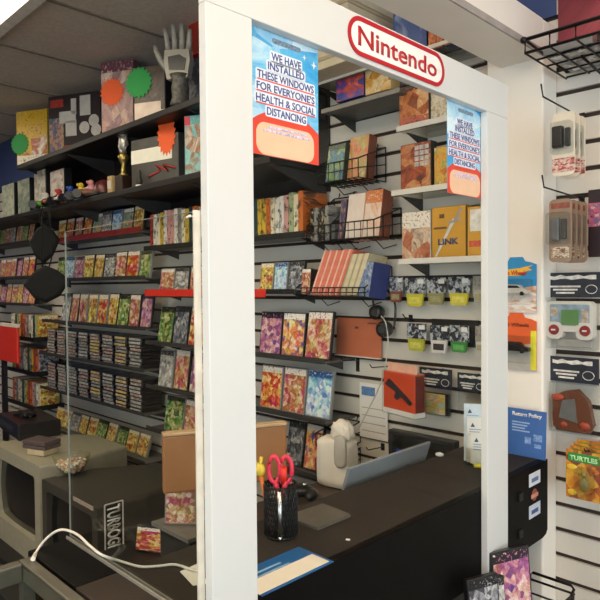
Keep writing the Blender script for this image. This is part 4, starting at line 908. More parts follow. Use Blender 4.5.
b = MB(); b.box(-w*.38, w*.34, -.0108, -.0098, z0+.002, z1-.002); b.obj('printed_front', cover('disc_front', ['3a6a8a', '7fb3c4', 'd8cf7a', 'd9a24a', 'e6e0d0'], None, scale=3), t)
b = MB(); b.box(-w*.46, w*.46, -.012, .006, z0-.004, -h*.98); b.obj('bag', BAG, t)
t, w, h = hcard('dark header card on an empty bag beside the right post', 457.5, 486, 372, 390, cat='hanging pack')
b = MB(); b.box(-w*.46, w*.46, -.004, .004, -h*2.1, -h*.98); b.obj('bag', BAG, t)
a = at(379, 371, Y=1.66); c = at(417, 374, Y=1.66); z0 = at(379, 409, Y=1.66).z; w = c.x-a.x; h = a.z-z0
t = thing('controller_pack', 'orange boxed pack in clear plastic hanging over the laptop', 'pack', ((a.x+c.x)/2, 1.665, z0), (0, 0, -.22))
OR = mat('pack_orange', 'e2512a', .45, var=.07, scale=12)
b = MB(); b.box(-w/2, w/2, 0, .045, 0, h, bev=.002); b.obj('carton', OR, t)
b = MB(); b.box(-w/2-.001, w/2+.001, -.001, .046, -.010, .006, bev=.001); b.obj('white_base', WHITE, t)
b = MB(); b.prism([(-.44*w, .66*h), (-.30*w, .82*h), (.30*w, .42*h), (.44*w, .30*h), (.36*w, .22*h), (.1*w, .40*h), (-.05*w, .3*h), (-.14*w, .36*h), (-.08*w, .5*h)], -.0025, 0, 'y'); b.obj('gadget_picture', mat('gun_grey', '3a3030', .4), t)
b = MB(); b.box(-w*.46, w*.46, .015, .018, h, h+.03); b.obj('hang_tab', mat('peach_card', 'eab59c', .5), t)
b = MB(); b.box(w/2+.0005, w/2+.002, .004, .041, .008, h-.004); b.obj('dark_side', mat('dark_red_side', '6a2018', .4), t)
b = MB(); b.box(-w/2-.003, w/2+.004, -.004, .048, -.0125, h+.002); b.obj('clear_sleeve', BAG, t)
hook('black hook over the orange pack', (at(392, 366, Y=YW)).x, at(392, 366, Y=YW).z, .13)
# bare hooks
o = at(358, 360, Y=YW); hook('bare black hook with a tall plate below the orange folder', o.x, o.z, .10, plate=True)
o = at(383, 447, Y=YW); hook('bare black hook above the laptop beside the plastic bag', o.x, o.z, .10)
o = at(411, 322, Y=YW); hook('black hook holding the yellow green cartridge', o.x, o.z+.012, .05)
# folder on the wall, headphones
a = at(335, 317.5, Y=1.805); c = at(379.5, 318, Y=1.805); z0 = at(335, 354, Y=1.805).z; w = c.x-a.x; h = a.z-z0
t = thing('paper_folder', 'orange brown paper folder standing against the slats', 'folder', ((a.x+c.x)/2, 1.812, z0), (-.04, 0, 0))
b = MB(); b.box(-w/2, w/2, 0, .004, 0, h, bev=.001); b.obj('cover', mat('folder_orange', 'c66d4a', .6, var=.16, scale=6), t)
b = MB(); b.box(-.08*w, .0*w, -.0006, 0, h*.72, h*.78); b.box(w*.2, w*.4, -.0006, 0, h*.86, h*.9); b.obj('stamp', mat('stamp_brown', '7a3a2a', .6), t)
b = MB(); b.box(-w/2, w/2, -.012, .008, -.004, -.0002); b.obj('rail', mat('acrylic_lip', 'e6ded2'), t)
o1, o2 = at(375, 312.5, Y=1.77), at(386, 329, Y=1.79)
t = thing('headphones', 'black headphones with a white cord hanging on the slats', 'headphones', (o1.x, 1.79, o1.z))
d = o2-o1
for i, (p, r) in enumerate((((0, 0, 0), .027), ((d.x, 0, d.z), .030))):
    b = MB(); b.lathe([(r*.5, -.028), (r*.9, -.026), (r, -.018), (r, .0), (r*.8, .012)], 24, p, axis='y'); b.obj('ear_cup', CASEBLK, t)
    b = MB(); b.lathe([(r*.45, -.0295), (r*.5, -.0282)], 20, p, axis='y'); b.obj('ear_disc', DKGREY, t)
b = MB(); b.tube(smooth([Vector((-.02, .01, .0)), Vector((-.035, .015, .05)), Vector((d.x*.5, .02, .085)), Vector((d.x+.03, .015, .03)), Vector((d.x+.028, .01, d.z))]), .004, 6); b.obj('headband', CASEBLK, t)
cp = [at(x, y, Y=1.765)-Vector((o1.x, 1.79, o1.z)) for x, y in ((381, 316), (386, 324), (388, 345), (384, 372), (378, 390), (368, 410), (358, 430))]
b = MB(); b.tube(smooth(cp), .0022, 6); b.obj('cord', mat('cord_white', 'cfcabf', .5), t)
# paper sheets on the slats
a = at(359, 382, Y=1.815); c = at(387, 384, Y=1.815); z0 = at(359, 436, Y=1.815).z; w = c.x-a.x; h = a.z-z0
t = thing('price_list', 'white price list sheets pinned to the slats left of the orange pack', 'paper', ((a.x+c.x)/2, 1.818, z0))
b = MB(); b.box(-w/2, w/2, 0, .0012, 0, h); b.obj('sheet', PAPER, t)
b = MB(); b.box(-w*.42, w*.06, -.0006, 0, h*.77, h*.93); b.obj('blue_print', mat('blue_print', '5f86b8', .6, var=.5, scale=150), t)
b = MB()
for k in range(4): b.box(-w*.42, w*.42, -.0006, 0, h*(.12+.14*k), h*(.135+.14*k))
b.obj('rule_line', mat('faint_print', 'b9ada0', .6), t)
# plastic bag on the desk
o = at(341, 487, Z=.78); bx, by = o.x, o.y
t = thing('plastic_bag', 'crumpled white paper and plastic bag standing against the slats by the laptop', 'bag', (bx, by, .7803), (0, 0, .2))
PB = mat('bag_white', 'e6dccd', .55, var=.06, scale=20, bump=.3)
from mathutils import noise
def lump(mb, c, sx, sy, sz, pw, amp, seed, sub=4):
    tmp = bmesh.new(); bmesh.ops.create_icosphere(tmp, subdivisions=sub, radius=1)
    for v in tmp.verts:
        q = v.co.copy(); k = 1+amp*noise.noise(q*2.6+Vector((seed, 0, 0)))+amp*.6*noise.noise(q*7+Vector((0, seed, 0)))
        q = Vector([math.copysign(abs(e)**pw, e) for e in q])*k; v.co = Vector((c[0]+q.x*sx, c[1]+q.y*sy, max(0, c[2]+q.z*sz)))
    for f in tmp.faces: f.smooth = True
    mb.merge(tmp)
b = MB(); lump(b, (-.015, 0, .088), .066, .04, .085, .3, .06, 2); b.obj('paper_bag', PB, t)
b = MB(); lump(b, (.024, -.043, .135), .022, .010, .055, .5, .10, 5, 3); b.obj('clear_pouch', mat('bag_grey', 'b9b1a4', .3, var=.1, scale=30), t)
b = MB(); lump(b, (.014, -.010, .195), .040, .026, .040, .8, .22, 9); b.obj('crumpled_top', PB, t)
# dark monitor behind the laptop
x0, x1 = at(388, 445, Y=1.66).x, -1.0; zt4 = at(388, 429, Y=1.66).z
t = thing('monitor', 'black monitor on the desk under the slats behind the laptop', 'monitor', ((x0+x1)/2, 1.66, .7803))
w = x1-x0; hm = zt4-.7803
b = MB(); b.box(-w/2, w/2, 0, .03, .03, hm, bev=.004); b.obj('housing', CASEBLK, t)
b = MB(); b.box(-w/2+.02, w/2-.012, -.001, .0005, .045, hm-.015); b.obj('screen', SCR, t)
b = MB(); b.box(-.06, .06, -.04, .06, 0, .012); b.box(-.02, .02, .005, .025, .0121, .0299); b.obj('foot', CASEBLK, t)
b = MB(); b.box(-w/2+.035, -w/2+.06, -.002, -.0008, hm-.11, hm-.06); b.obj('blue_light', mat('blue_lamp', '28389a', .4), t)
# clutter on the desk behind the pen cup
o = at(312, 489, Z=.78); t = thing('game_controller', 'black game controller lying on the desk behind the pen cup', 'controller', (-1.44, 1.42, .7803), (0, 0, .5))
b = MB(); b.ball((0, 0, .022), .03, sc=(2.0, 1.2, .7)); b.ball((-.05, -.03, .02), .022, sc=(1, 1.7, .85)); b.ball((.05, -.03, .02), .022, sc=(1, 1.7, .85)); b.obj('shell', CASEBLK, t)
for x in (-.022, .022): b = MB(); b.tube([(x, -.012, .04), (x, -.012, .052)], .009, 10); b.obj('stick', CHROME, t)

# ------------------------------------------------------------------ wire baskets
def basket(label, x0, x1, z0, hf, yf, hb=None, group='black wire baskets on the slats'):
    hb = hb or hf*1.9; dep = YW-yf-.002; w = (x1-x0)/2
    t = thing('wire_basket', label, 'basket', ((x0+x1)/2, YW-.002, z0), group=group)
    r = .0021
    b = MB(); b.tube([(-w, -dep, hf), (w, -dep, hf), (w, -.006, hb), (-w, -.006, hb)], r*1.3, 6, closed=True); b.obj('rim', WIRE, t)
    b = MB(); n = max(4, int((2*w)/.028))
    for k in range(n+1):
        x = -w+2*w*k/n; b.tube([(x, -dep, hf), (x, -dep, 0), (x, -.006, 0)], r, 5)
    b.obj('front_wires', WIRE, t)
    b = MB(); b.tube([(-w, -dep, hf*.5), (w, -dep, hf*.5)], r, 5); b.tube([(-w, -dep, 0), (w, -dep, 0)], r, 5)
    for k in range(1, 4): b.tube([(-w, -dep*k/4, 0), (w, -dep*k/4, 0)], r, 5)
    b.obj('cross_wires', WIRE, t)
    for s in (-w, w):
        b = MB()
        for k in range(4): u = k/3; b.tube([(s, -dep+u*(dep-.006), 0), (s, -dep+u*(dep-.006), hf+(hb-hf)*u)], r, 5)
        b.tube([(s, -dep, hf*.5), (s, -.006, hb*.5)], r, 5); b.tube([(s, -dep, 0), (s, -.006, 0)], r, 5); b.obj('side_wires', WIRE, t)
    b = MB()
    for s in (-w*.6, w*.6): b.tube([(s, -.006, hb), (s, .0, hb+.02), (s, .001, hb+.012)], r, 5); b.tube([(s-.02, -dep*.5, -.001), (s, -dep*.35, -.035), (s+.02, -.006, -.02)], r, 5)
    b.obj('hook', WIRE, t)
    return t
Yb = 1.665
x0, x1 = at(317, 165, Y=Yb).x, at(356, 165, Y=Yb).x; z0 = at(317, 184, Y=Yb).z
basket('wire basket on the slats with a green box and an orange box', x0, x1+.01, z0, at(317, 166, Y=Yb).z-z0, Yb)
w = x1-x0
for k, (u, ww, h, cols, lab, side) in enumerate(((.27, .46, .145, cover('bk_a', ['1c2a1c', '3a5a3a', '4a7a9a', '7a9a5a', 'c9c08a'], '3a4a2a', scale=3), 'dark green boxed game with a blue patch in the upper wire basket', mat('green_card', '2a3a2a')), (.75, .48, .165, cover('bk_b', ['7a3a22', 'c95a3a', 'e08a5a', 'b3a04a', 'efd0a6'], None, scale=4), 'orange boxed game in the upper wire basket', mat('rust_card', '8a4a34')))):
    t = thing('game_box', lab, 'game box', (x0+w*u, 1.70+.02*k, z0+.004), (-.16, 0, 0), 'boxes in the upper wire basket')
    b = MB(); b.box(-ww*w/2, ww*w/2, 0, .045, 0, h, bev=.0015); b.obj('carton', side, t)
    b = MB(); b.box(-ww*w/2+.002, ww*w/2-.002, -.0009, .0005, .002, h-.002); b.obj('printed_front', cols, t)
x0, x1 = at(330, 225, Y=Yb).x, at(371, 225, Y=Yb).x; z0 = at(331, 240, Y=Yb).z
basket('wire basket on the slats with pale pink boxes', x0, x1+.012, z0, at(331, 224, Y=Yb).z-z0, Yb)
w = x1-x0
for k, (u, ww, h, cols, lab, side) in enumerate(((.10, .16, .15, cover('bk_c', ['2a1c3a', '5a3a6a', '3a4a7a', '8a5a4a', 'c9b0a0'], None), 'narrow purple boxed game at the left of the pale pink boxes', BLKB), (.42, .42, .165, cover('bk_d', ['e8c9b8', 'efd9c8', 'f3e4d6', 'f0d2c2', 'e0a890'], None, scale=2), 'plain pale pink boxed game in the wire basket, left one', mat('pink_card', 'dcae98')), (.84, .40, .17, cover('bk_e', ['e3b8a0', 'efcdb6', 'f3dfd0', 'e8a87a', 'd9702a'], 'd9762e', scale=2, bandpos=.72), 'pale pink boxed game with an orange top in the wire basket', mat('rust_card', '8a4a34')))):
    t = thing('game_box', lab, 'game box', (x0+w*u, 1.70, z0+.004), (-.16, 0, 0), 'boxes in the wire basket with pale boxes')
    b = MB(); b.box(-ww*w/2, ww*w/2, 0, .06 if k else .04, 0, h, bev=.0015); b.obj('carton', side, t)
    b = MB(); b.box(-ww*w/2+.002, ww*w/2-.002, -.0009, .0005, .002, h-.002); b.obj('printed_front', cols, t)
x0, x1 = at(296, 292, Y=Yb).x, at(362, 292, Y=Yb).x; z0 = at(300, 297, Y=Yb).z
basket('wire basket on the slats full of red and cream sleeves', x0, x1+.012, z0, .035, Yb, hb=.11)
w = x1-x0
def sleeves(n, xa, xb, colour, word, lean, y, h, group):
    dx = (xb-xa)/n; m = mat('sleeve_'+word, colour, .5, var=.10, scale=40); e = mat('sleeve_edge_'+word, {'pink red': 'f0c4b0', 'cream': 'b5a284'}[word], .5)
    me = MB().box(-dx*.42, dx*.42, -.055, .055, 0, h).box(-dx*.46, dx*.46, -.0565, -.0545, 0, h*.99, 1).mesh('sleeve', [m, m])
    me2 = MB().box(-dx*.42, dx*.42, -.055, .055, 0, h).mesh('sleeve', [e])
    for i in range(n):
        o = link('game_sleeve', me if i % 3 else me2, None, (xa+dx*(i+.5), y, z0+.004), (-.1, lean, 0))
        tag(o, f'{word if i % 3 else "pale "+word} sleeve, {ORD[i+1]} from left of its colour in the wire basket', 'game sleeve', group)
case(x0+.03, 1.735, z0+.005, .05, .10, .10, 7, 'small tan case at the left end of the sleeves', tilt=.1)
sleeves(14, x0+.06, x0+w*.62, 'e47a62', 'pink red', .34, 1.735, .175, 'red sleeves in the wire basket')
sleeves(9, x0+w*.63, x0+w*.88, 'd9cba6', 'cream', .32, 1.735, .155, 'cream sleeves in the wire basket')
t = thing('game_box', 'blue patterned box at the right end of the sleeves', 'game box', (x0+w*.965, 1.68, z0+.004), (-.1, .12, 0))
b = MB(); b.box(-.022, .03, 0, .10, 0, .125, bev=.0015); b.obj('carton', mat('blue_card', '2a3a7a'), t); b = MB(); b.box(-.02, .028, -.0009, .0005, .002, .123); b.obj('printed_front', cover('bk_f', ['26355a', '3f5a96', '6a80b0', '8a94a0', 'c9ccd0'], None), t)
# wire end of the spine row
x0, x1 = at(303, 240, Y=Yb).x, at(331, 240, Y=Yb).x; z0 = at(305, 243, Y=Yb).z
basket('wire basket at the right end of the upright spines', x0+.02, x1, z0, .06, Yb, hb=.18)
spines(x0+.03, x1-.02, 5, z0+.004, 1.745, .13, [9, 8, 9, 9, 8], 'in the wire basket beside them', 'dark cases in the wire basket beside the spines')
for i, (yt, yb) in enumerate(((433, 446), (458, 474))):
    x0, x1 = at(316, yb, Y=Yb).x, at(333, yb, Y=Yb).x; z0 = at(316, yb, Y=Yb).z
    basket(('upper' if i == 0 else 'lower')+' small empty wire basket left of the plastic bag', x0, x1, z0, at(316, yt, Y=Yb).z-z0, Yb, hb=.08)

# ------------------------------------------------------------------ right hand wall
def peg(label, px, py, X, l=.26):
    o = at(px, py, X=X); hook(label, X, o.z, YW-o.y, up=.03)
    return o.z, o.y
z1p, y1p = peg('long black hook with the dark red packs, right of the pillar', 541, 98, -.685)
def blister(label, x, y, z, w, h, card, group, art):
    t = thing('hanging_pack', label, 'pack', (x, y, z), group=group)
    b = MB(); b.prism(rrect(-w/2, w/2, -h, 0, w*.22), 0, .0015, 'y'); b.obj('card', card, t)
    art(t, w, h)
    return t
def art_red(t, w, h):
    b = MB(); b.box(-w*.42, w*.05, -.018, 0, -h*.56, -h*.22, bev=.004); b.obj('black_gadget', CASEBLK, t)
    b = MB(); b.box(w*.12, w*.34, -.012, 0, -h*.55, -h*.26, bev=.003); b.obj('small_part', CASEBLK, t)
    b = MB(); b.box(-w*.49, w*.49, -.0012, 0, -h*.94, -h*.72); b.obj('red_print', cover('pack_red', ['5a1518', '8a2a28', 'b3504a', 'e0cfc0', '6a1a1c'], None, scale=6), t)
    b = MB(); b.prism(rrect(-w*.44, w*.44, -h*.66, -h*.16, w*.1), -.022, -.0003, 'y'); b.obj('blister', BAG, t)
CREAMC = mat('pack_cream', 'ded3c0', .5, var=.05); 
xa, xb = at(552, 145, Y=1.64).x, at(575, 145, Y=1.64).x; zt5 = at(560, 113, Y=1.64).z; hh = zt5-at(560, 176, Y=1.64).z
for k in range(3):
    blister(f'cream and dark red hanging pack, {("front", "middle", "rear")[k]} one on the uppermost hook', (xa+xb)/2, 1.64+.035*k, zt5, xb-xa, hh, CREAMC, 'packs on the uppermost hook', art_red)
z2p, y2p = peg('long black hook with the rounded brown packs', 542, 189, -.685)
def art_brn(t, w, h):
    b = MB(); b.box(-w*.36, w*.0, -.012, 0, -h*.66, -h*.3, bev=.003); b.obj('grey_gadget', mat('gadget_grey', '6a6a68', .4, .3), t)
    b = MB(); b.box(w*.08, w*.3, -.010, 0, -h*.64, -h*.32, bev=.003); b.obj('small_part', DKGREY, t)
    b = MB(); b.box(-w*.38, w*.38, -.0012, 0, -h*.93, -h*.76); b.obj('brown_print', cover('pack_brown', ['2a1c14', '5a4030', '8a6a50', 'd9cdb8', '3a2a20'], None, scale=5), t)
    b = MB(); b.box(-w*.4, w*.4, -.0012, 0, -h*.15, -h*.06); b.obj('top_print', mat('print_brownred', '8a4a3a', .5, var=.3, scale=60), t)
    b = MB(); b.prism(rrect(-w*.48, w*.44, -h*.72, -h*.22, w*.12), -.026, -.0003, 'y'); b.obj('blister', BAG, t)
xa, xb = at(549, 235, Y=1.62).x, at(572, 235, Y=1.62).x; zt5 = at(560, 199, Y=1.62).z; hh = zt5-at(560, 262, Y=1.62).z
for k in range(4):
    blister(f'rounded brown hanging pack, {ORD[k+1]} from front on its hook', (xa+xb)/2, 1.62+.035*k, zt5, xb-xa, hh, mat('pack_tan', '8d7763', .5, var=.08), 'rounded packs on the second hook', art_brn)
xa = at(588, 220, Y=1.77).x; zt5 = at(590, 190, Y=1.77).z; hh = zt5-at(590, 257, Y=1.77).z
t = thing('hanging_pack', 'dark pack with a pink picture at the right edge of the picture', 'pack', (xa+.045, 1.79, zt5)); w = .09
b = MB(); b.box(-w/2, w/2, -.02, 0, -hh, 0, bev=.002); b.obj('carton', mat('wine_card', '2a1a20', .4), t); b = MB(); b.box(-w/2+.002, w/2-.002, -.0212, -.0198, -hh*.55, -hh*.2); b.obj('picture', cover('pack_pink', ['3a1a28', '8a3a5a', 'c96a7a', '5a4a7a', 'e0b0a8'], None), t)
b = MB(); b.box(-.003, .003, 0, .04, -.012, -.006); b.obj('hang_loop', WIRE, t)
# header card with handheld game
def handheld_pack(px0, yt, ym, px1, label, Y=1.785):
    t, w, h = hcard(label, px0, px1, yt, ym, Y=Y, cat='handheld game'); t.name = 'handheld_game'; return t, w, h
t, w, h = handheld_pack(545, 273, 297, 604, 'white handheld game with a green screen hanging under a dark card')
Y = 1.785; hx0 = at(547, 320, Y=1.765).x-t.location.x; hx1 = at(594, 320, Y=1.765).x-t.location.x; hz1 = at(547, 301, Y=1.765).z-t.location.z; hz0 = at(547, 338, Y=1.765).z-t.location.z
HW = mat('handheld_white', 'd9d3ca', .4, var=.02); ww = hx1-hx0; hh = hz1-hz0
b = MB(); b.prism(rrect(hx0, hx1, hz0+hh*.2, hz1, .014), -.024, 0, 'y'); b.prism(rrect(hx0, hx0+ww*.36, hz0, hz0+hh*.45, .016), -.0255, 0, 'y'); b.prism(rrect(hx1-ww*.36, hx1, hz0, hz0+hh*.45, .016), -.0255, 0, 'y'); b.obj('shell', HW, t)
b = MB(); b.prism(rrect(hx0+ww*.08, hx1-ww*.08, hz0+hh*.36, hz1-hh*.08, .005), -.0252, -.0238, 'y'); b.obj('face_print', mat('face_sky', '8ba0b0', .5, var=.3, scale=50), t)
b = MB(); b.box(hx0+ww*.33, hx0+ww*.70, -.0262, -.0252, hz0+hh*.38, hz0+hh*.78); b.obj('screen', mat('lcd_green', '5f8a52', .3, var=.1), t)
b = MB(); b.box(hx0+ww*.10, hx0+ww*.26, -.0262, -.0252, hz0+hh*.6, hz0+hh*.84); b.box(hx0+ww*.76, hx0+ww*.9, -.0262, -.0252, hz0+hh*.45, hz0+hh*.8); b.obj('side_picture', mat('side_print', 'b9a998', .5, var=.4, scale=90), t)
for cx in (.17, .83):
    b = MB(); b.lathe([(ww*.105, -.0295), (ww*.115, -.0255)], 22, (hx0+ww*cx, 0, hz0+hh*.24), axis='y'); o = b.obj('round_button', mat('button_red', '8a2a2c', .4), t)
    b = MB(); b.box(hx0+ww*cx-.006, hx0+ww*cx+.006, -.0305, -.0294, hz0+hh*.22, hz0+hh*.26); b.obj('button_print', WHITE, o)
b = MB(); b.box(hx0+ww*.2, hx1-ww*.05, -.012, 0, hz0-hh*.22, hz0-.001, bev=.003); b.obj('inner_tray', mat('tray_smoke', 'a39f98', .3), t)
b = MB(); b.box(hx0-.004, hx1+.006, -.033, .002, hz0-hh*.25, -h-.0002); b.obj('bag', BAG, t)
t, w, h = hcard('dark header card over a bagged brown toy, below the white handheld', 549, 599, 355.5, 380, Y=1.785, cat='toy'); t.name = 'bagged_toy'
tx0 = at(554, 405, Y=1.77).x-t.location.x; tx1 = at(594, 405, Y=1.77).x-t.location.x; tz1 = at(554, 387, Y=1.77).z-t.location.z; tz0 = at(554, 428, Y=1.77).z-t.location.z; ww = tx1-tx0; hh = tz1-tz0
BR = mat('toy_brown', '8a5030', .4, var=.15, scale=30)
b = MB(); b.prism([(tx0, tz0+.1*hh), (tx0+.1*ww, tz0), (tx1-.1*ww, tz0), (tx1, tz0+.2*hh), (tx1-.12*ww, tz0+.75*hh), (tx0+.6*ww, tz1), (tx0+.3*ww, tz1-.06*hh), (tx0-.02*ww, tz0+.8*hh)], -.022, 0, 'y'); b.obj('toy_shell', BR, t)
b = MB(); b.prism([(tx0+.16*ww, tz0+.3*hh), (tx0+.62*ww, tz0+.22*hh), (tx0+.56*ww, tz0+.78*hh), (tx0+.24*ww, tz0+.72*hh)], -.0245, -.0218, 'y'); b.obj('grey_panel', mat('panel_grey', '6f6d6a', .4, var=.1), t)
b = MB(); b.ball((tx0+.12*ww, -.022, tz0+.78*hh), ww*.12, sc=(1.4, .5, .8)); b.obj('red_knob', mat('knob_red', 'a8452f', .4), t)
b = MB(); b.ball((tx1-.2*ww, -.02, tz0+.16*hh), ww*.12, sc=(1.2, .5, 1)); b.ball((tx0+.28*ww, -.02, tz0+.14*hh), ww*.08, sc=(1.2, .5, 1)); b.obj('foot_knob', mat('knob_red', 'a8452f'), t)
b = MB(); b.box(tx0-.008, tx1+.012, -.03, .002, tz0-.006, -h-.0002); b.obj('bag', BAG, t)
# carded figure packs with green title
xa, xb = at(566, 470, Y=1.70).x, at(606, 470, Y=1.70).x; zt5 = at(570, 449, Y=1.70).z; zb5 = at(566, 496, Y=1.70).z; w = xb-xa; h = zt5-zb5
for k in range(4):
    t = thing('hanging_figure_pack', f'carded toy pack with green lettered title, {("front", "second", "third", "rear")[k]} of the four', 'pack', ((xa+xb)/2, 1.70+.026*k, zt5+.004*k), group='carded toy packs with green titles')
    b = MB(); b.box(-w/2, w/2, 0, .0015, -h, 0); b.obj('card', cover('figure_card', ['3a2230', '7a3048', '8a4a2c', 'c9762e', 'd9a83a', '6a2a3a'], None, scale=3), t)
    b = MB(); b.box(-w*.44, w*.34, -.0014, -.0001, -h*.24, -h*.06); b.obj('title_plate', mat('title_green', '2f8a3a', .5), t)
    b = MB(); add_text(b, 'TURTLES', -w*.40, -h*.21, w*.70, h*.10, y=-.0014, bold=.03); b.obj('lettering', mat('title_pale', 'bfe0a8', .5), t)
    b = MB(); b.ball((-w*.34, -.001, -h*.36), w*.13, sc=(1.1, .06, .6)); b.ball((-w*.34, -.001, -h*.88), w*.1, sc=(1.2, .06, .8)); b.obj('yellow_burst', mat('burst_yellow', 'e6c23a', .5), t)
    b = MB(); b.ball((0, -.010, -h*.66), w*.13, sc=(1, .6, 1.5)); b.ball((0, -.012, -h*.45), w*.08, sc=(1, .7, 1)); b.obj('figure', mat('figure_olive', '8a7a3a', .5, var=.3, scale=40), t)
    b = MB(); b.prism(rrect(-w*.22, w*.24, -h*.95, -h*.32, w*.1), -.022, -.0003, 'y'); b.obj('blister', BAG, t)
hook('black hook carrying the carded toy packs', (xa+xb)/2, zt5-.008, .14)
# toy car cards on the pillar
def carcard(label, yt, yb, top, low, carc, txt, txtm, edge=None, text=True):
    Y = 1.728; x0 = at(497, yt, Y=Y).x; x1 = at(536.5, yt, Y=Y).x; zt6 = at(520, yt, Y=Y).z; h = zt6-at(509, yb, Y=Y).z; w = x1-x0
    t = thing('toy_car_pack', label, 'toy car', ((x0+x1)/2, Y, zt6), group='carded toy cars on the pillar')
    out = [(-w/2, -h), (w/2, -h), (w/2, -h*.14), (w*.36, -h*.10), (w*.22, -h*.08), (w*.16, 0), (-w*.16, 0), (-w*.22, -h*.08), (-w*.40, -h*.10), (-w/2, -h*.14)]
    b = MB(); b.prism(out, 0, .0012, 'y'); b.obj('card', top, t)
    b = MB(); b.prism([(-w/2, -h), (w/2, -h), (w/2, -h*.52), (-w/2, -h*.62)], -.0006, 0, 'y'); b.obj('lower_print', low, t)
    if edge: b = MB(); b.box(w*.36, w/2, -.0008, 0, -h*.98, -h*.3); b.obj('side_band', edge, t)
    if text:
        b = MB(); b.prism([(-w*.46, -h*.30), (-w*.2, -h*.22), (w*.1, -h*.20), (w*.42, -h*.15), (w*.3, -h*.2), (w*.40, -h*.24), (w*.2, -h*.27), (w*.1, -h*.34), (-w*.2, -h*.34), (-w*.42, -h*.38)], -.0009, -.0001, 'y'); b.obj('flame_logo', mat('flame_yellow', 'eab63a', .5), t)
        b = MB(); add_text(b, txt, -w*.36, -h*.33, w*.62, h*.09, y=-.0010, bold=.03); b.obj('lettering', txtm, t)
    else:
        b = MB(); add_text(b, txt, -w*.40, -h*.24, w*.72, h*.065, y=-.0006, bold=.02); b.obj('lettering', txtm, t)
    zc = -h*.62; b = MB(); L = w*.74
    b.prism([(-L/2, zc-.006), (L/2, zc-.006), (L/2, zc+.004), (L*.3, zc+.009), (L*.18, zc+.019), (-L*.2, zc+.020), (-L*.34, zc+.010), (-L/2, zc+.007)], -.022, -.002, 'y'); b.obj('toy_car_body', carc, t)
    b = MB(); b.prism([(L*.24, zc+.010), (L*.155, zc+.0172), (-L*.18, zc+.0178), (-L*.28, zc+.010)], -.0226, -.0219, 'y'); b.obj('car_window', mat('car_glass', '2a2c30', .2), t)
    for x in (-L*.3, L*.3):
        b = MB(); b.lathe([(.0062, -.0236), (.0062, -.016)], 14, (x, 0, zc-.006), axis='y'); b.obj('wheel', CASEBLK, t)
    b = MB(); b.prism(rrect(-w*.42, w*.42, -h*.86, -h*.40, .006), -.026, -.0004, 'y'); b.obj('blister', BAG, t)
    b = MB(); b.box(-.0025, .0025, .0012, 1.735-Y-.0002, -.012, -.006); b.obj('hang_loop', WIRE, t)
carcard('blue carded toy car, pale car, upper one on the pillar', 257, 312, mat('card_sky', '2a8ac0', .45, var=.08), cover('car_low', ['d9b8a0', 'ece4da', 'f3efe8', 'c98a5a', 'e0d0c0'], None, scale=2), mat('car_pale', 'cfcac2', .3), 'Hot Wheels', mat('logo_red', 'c9382a', .5))
carcard('orange topped carded toy car, black car, lower one on the pillar', 313, 369, mat('card_orange', 'e0602a', .45, var=.06), mat('card_silver', 'b9b3aa', .4, var=.15, scale=20), mat('car_black', '191819', .25), 'Hot Wheels', mat('logo_dark', '6a2418', .5), edge=mat('band_yellow', 'e0d83a', .5), text=False)

# wire rack of cases, upper right, and the poster over it
RX0, RX1, RY0, RZ = -.728, -.02, 1.56, 2.095
t = thing('wire_rack', 'black wire rack jutting from the wall above the right slats', 'rack', (RX0, YW-.002, RZ))
w = RX1-RX0; d = YW-RY0
b = MB(); b.tube([(0, -d, .02), (w, -d, .02), (w, -.004, 0), (0, -.004, 0)], .005, 6, closed=True); b.tube([(0, -d, -.015), (w, -d, -.015)], .004, 6); b.obj('rim', WIRE, t)
b = MB()
for k in range(12): x = w*k/11; b.tube([(x, -d, .02), (x, -d, -.015), (x, -.004, -.02)], .0028, 5)
b.obj('long_wires', WIRE, t)
b = MB()
for k in range(5): y = -d+(d-.004)*k/4; b.tube([(0, y, -.016), (w, y, -.016)], .0028, 5)
b.obj('cross_wires', WIRE, t)
b = MB(); b.tube([(.10, -.16, -.02), (.145, -.14, -.075), (.185, -.10, -.02)], .004, 6); b.obj('bracket', WIRE, t)
b = MB(); b.ball((-.004, -d, .02), .009); b.obj('end_cap', WIRE, t)
for k in range(5):
    ci = (6, 7, 5, 6, 3)[k]
    c2 = case(RX0+.085+.135*k, 1.80, RZ-.008, .125, .185, .018, ci, f'{PAL[ci][0]} game case lying in the upper right wire rack, {ORD[k+1]} from left', tilt=0, group='cases lying in the upper right rack')
    c2.rotation_euler = (PI/2, 0, 0); c2.location = (RX0+.085+.135*k, 1.80, RZ-.004)
a = at(540, 45, Y=1.82)
t = thing('large_poster', 'large dark red and blue poster on the wall above the wire rack', 'poster', (-.752, YW-.0045, 2.125))
b = MB(); b.box(0, 1.2, -.002, 0, 0, .525); b.obj('sheet', cover('poster_dark', ['1d2f6a', '2a2a4a', '5a2430', '8a3440', 'b3505a', '3a1c2a'], None, scale=1.6, aspect=(1.6, .2, .8)), t)
b = MB(); b.box(0, 1.2, -.0035, -.002, .0, .012); b.obj('lower_edge', mat('poster_edge', '1d1416', .5), t)
# stack of flat cream boxes at the left end of the topmost shelf
for k in range(9):
    t = thing('flat_box', f'cream flat box, {ORD[k+1]} up in the stack above the logo beam', 'box', (-1.465+.004*(k % 3), 1.69, TOPZ+.0005+.041*k), group='flat cream boxes on the topmost shelf')
    b = MB(); b.box(-.125, .125, -.13, .125, 0, .028, bev=.002); b.obj('tray', mat('cream_box', 'd6c8ab', .6, var=.05), t)
    b = MB(); b.box(-.127, .127, -.132, .127, .0283, .040, bev=.002); b.obj('lid', mat('cream_lid', 'bfae8e', .6, var=.05), t)
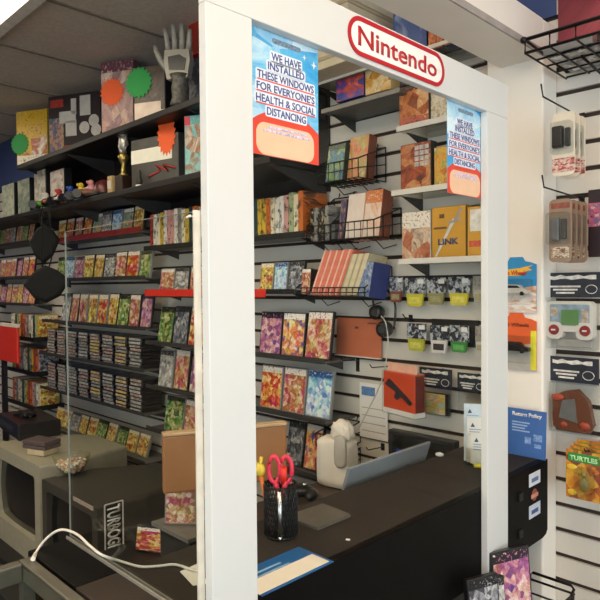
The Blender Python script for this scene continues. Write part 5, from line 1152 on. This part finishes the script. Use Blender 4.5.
# rack and cases low under the counter, right
zr = at(490, 600, X=-.70).z-.06
xr0, xr1 = at(530, 578, Y=1.64).x, at(574, 580, Y=1.64).x; zr2 = at(552, 579, Y=1.64).z
t = thing('wire_rack', 'low black wire rack under the counter end', 'rack', ((xr0+xr1)/2, 1.38, 0)); hw = (xr1-xr0)/2
b = MB(); b.tube([(-hw, .26, zr-.02), (-hw, .26, zr2-.008), (-hw+.008, .26, zr2), (hw-.008, .26, zr2), (hw, .26, zr2-.008), (hw, .24, zr2-.02), (hw, -.30, zr2-.10), (hw, -.32, zr-.02)], .0038, 6); b.obj('rim', WIRE, t)
b = MB(); b.tube([(-hw, -.32, zr-.02), (hw, -.32, zr-.02), (hw, .26, zr-.02), (-hw, .26, zr-.02)], .0038, 6, closed=True)
for k in range(9): y = -.32+.58*k/8; b.tube([(-hw, y, zr-.02), (hw, y, zr-.02)], .0028, 5)
b.obj('cross_wires', WIRE, t)
for sx in (-hw, hw):
    for sy in (-.31, .25): b = MB(); b.tube([(sx, sy, 0), (sx, sy, zr-.02)], .005, 6); b.obj('leg', WIRE, t)
for i, (px, ci, wd, hh, lab) in enumerate(((446, 4, .12, .12, 'blue violet case leaning under the counter front, leftmost'), (487, 9, .09, .15, 'black case leaning under the counter end beside the pale one'), (498, 6, .06, .13, 'narrow pale case leaning under the counter end'), (515, 4, .12, .170, 'purple grey case leaning under the counter end, rightmost'))):
    o = at(px, 590, X=-.68); case(-.685, o.y, zr-.0155, wd, hh, .014, ci, lab, tilt=.10, rz=PI/2-.35, shell=CASEBLK, group='cases under the counter')
# ------------------------------------------------------------------ light
def area(name, loc, rot, sx, sy, power, col):
    l = bpy.data.lights.new(name, 'AREA'); l.shape = 'RECTANGLE'; l.size = sx; l.size_y = sy; l.energy = power; l.color = col
    o = bpy.data.objects.new(name, l); COL.objects.link(o); o.location = loc; o.rotation_euler = rot; return o
w = bpy.data.worlds.new('world'); S.world = w; w.use_nodes = True
bg = w.node_tree.nodes['Background']; bg.inputs['Color'].default_value = (.86, .93, 1, 1); bg.inputs['Strength'].default_value = 3.3
for nm, loc, rot, sx, sy in (('daylight_right', (XR+.12, -.3, 1.475), (0, PI/2, 0), 1.95, 3.6), ('daylight_front', (-.05, YF-.12, 1.475), (PI/2, 0, 0), 3.1, 1.95)):
    o = area(nm, loc, rot, sx, sy, 1, (1, 1, 1)); o.data.cycles.is_portal = True
S.view_settings.view_transform = 'Standard'; S.view_settings.look = 'None'; S.view_settings.gamma = 1; S.view_settings.use_curve_mapping = False
S.view_settings.exposure = .2
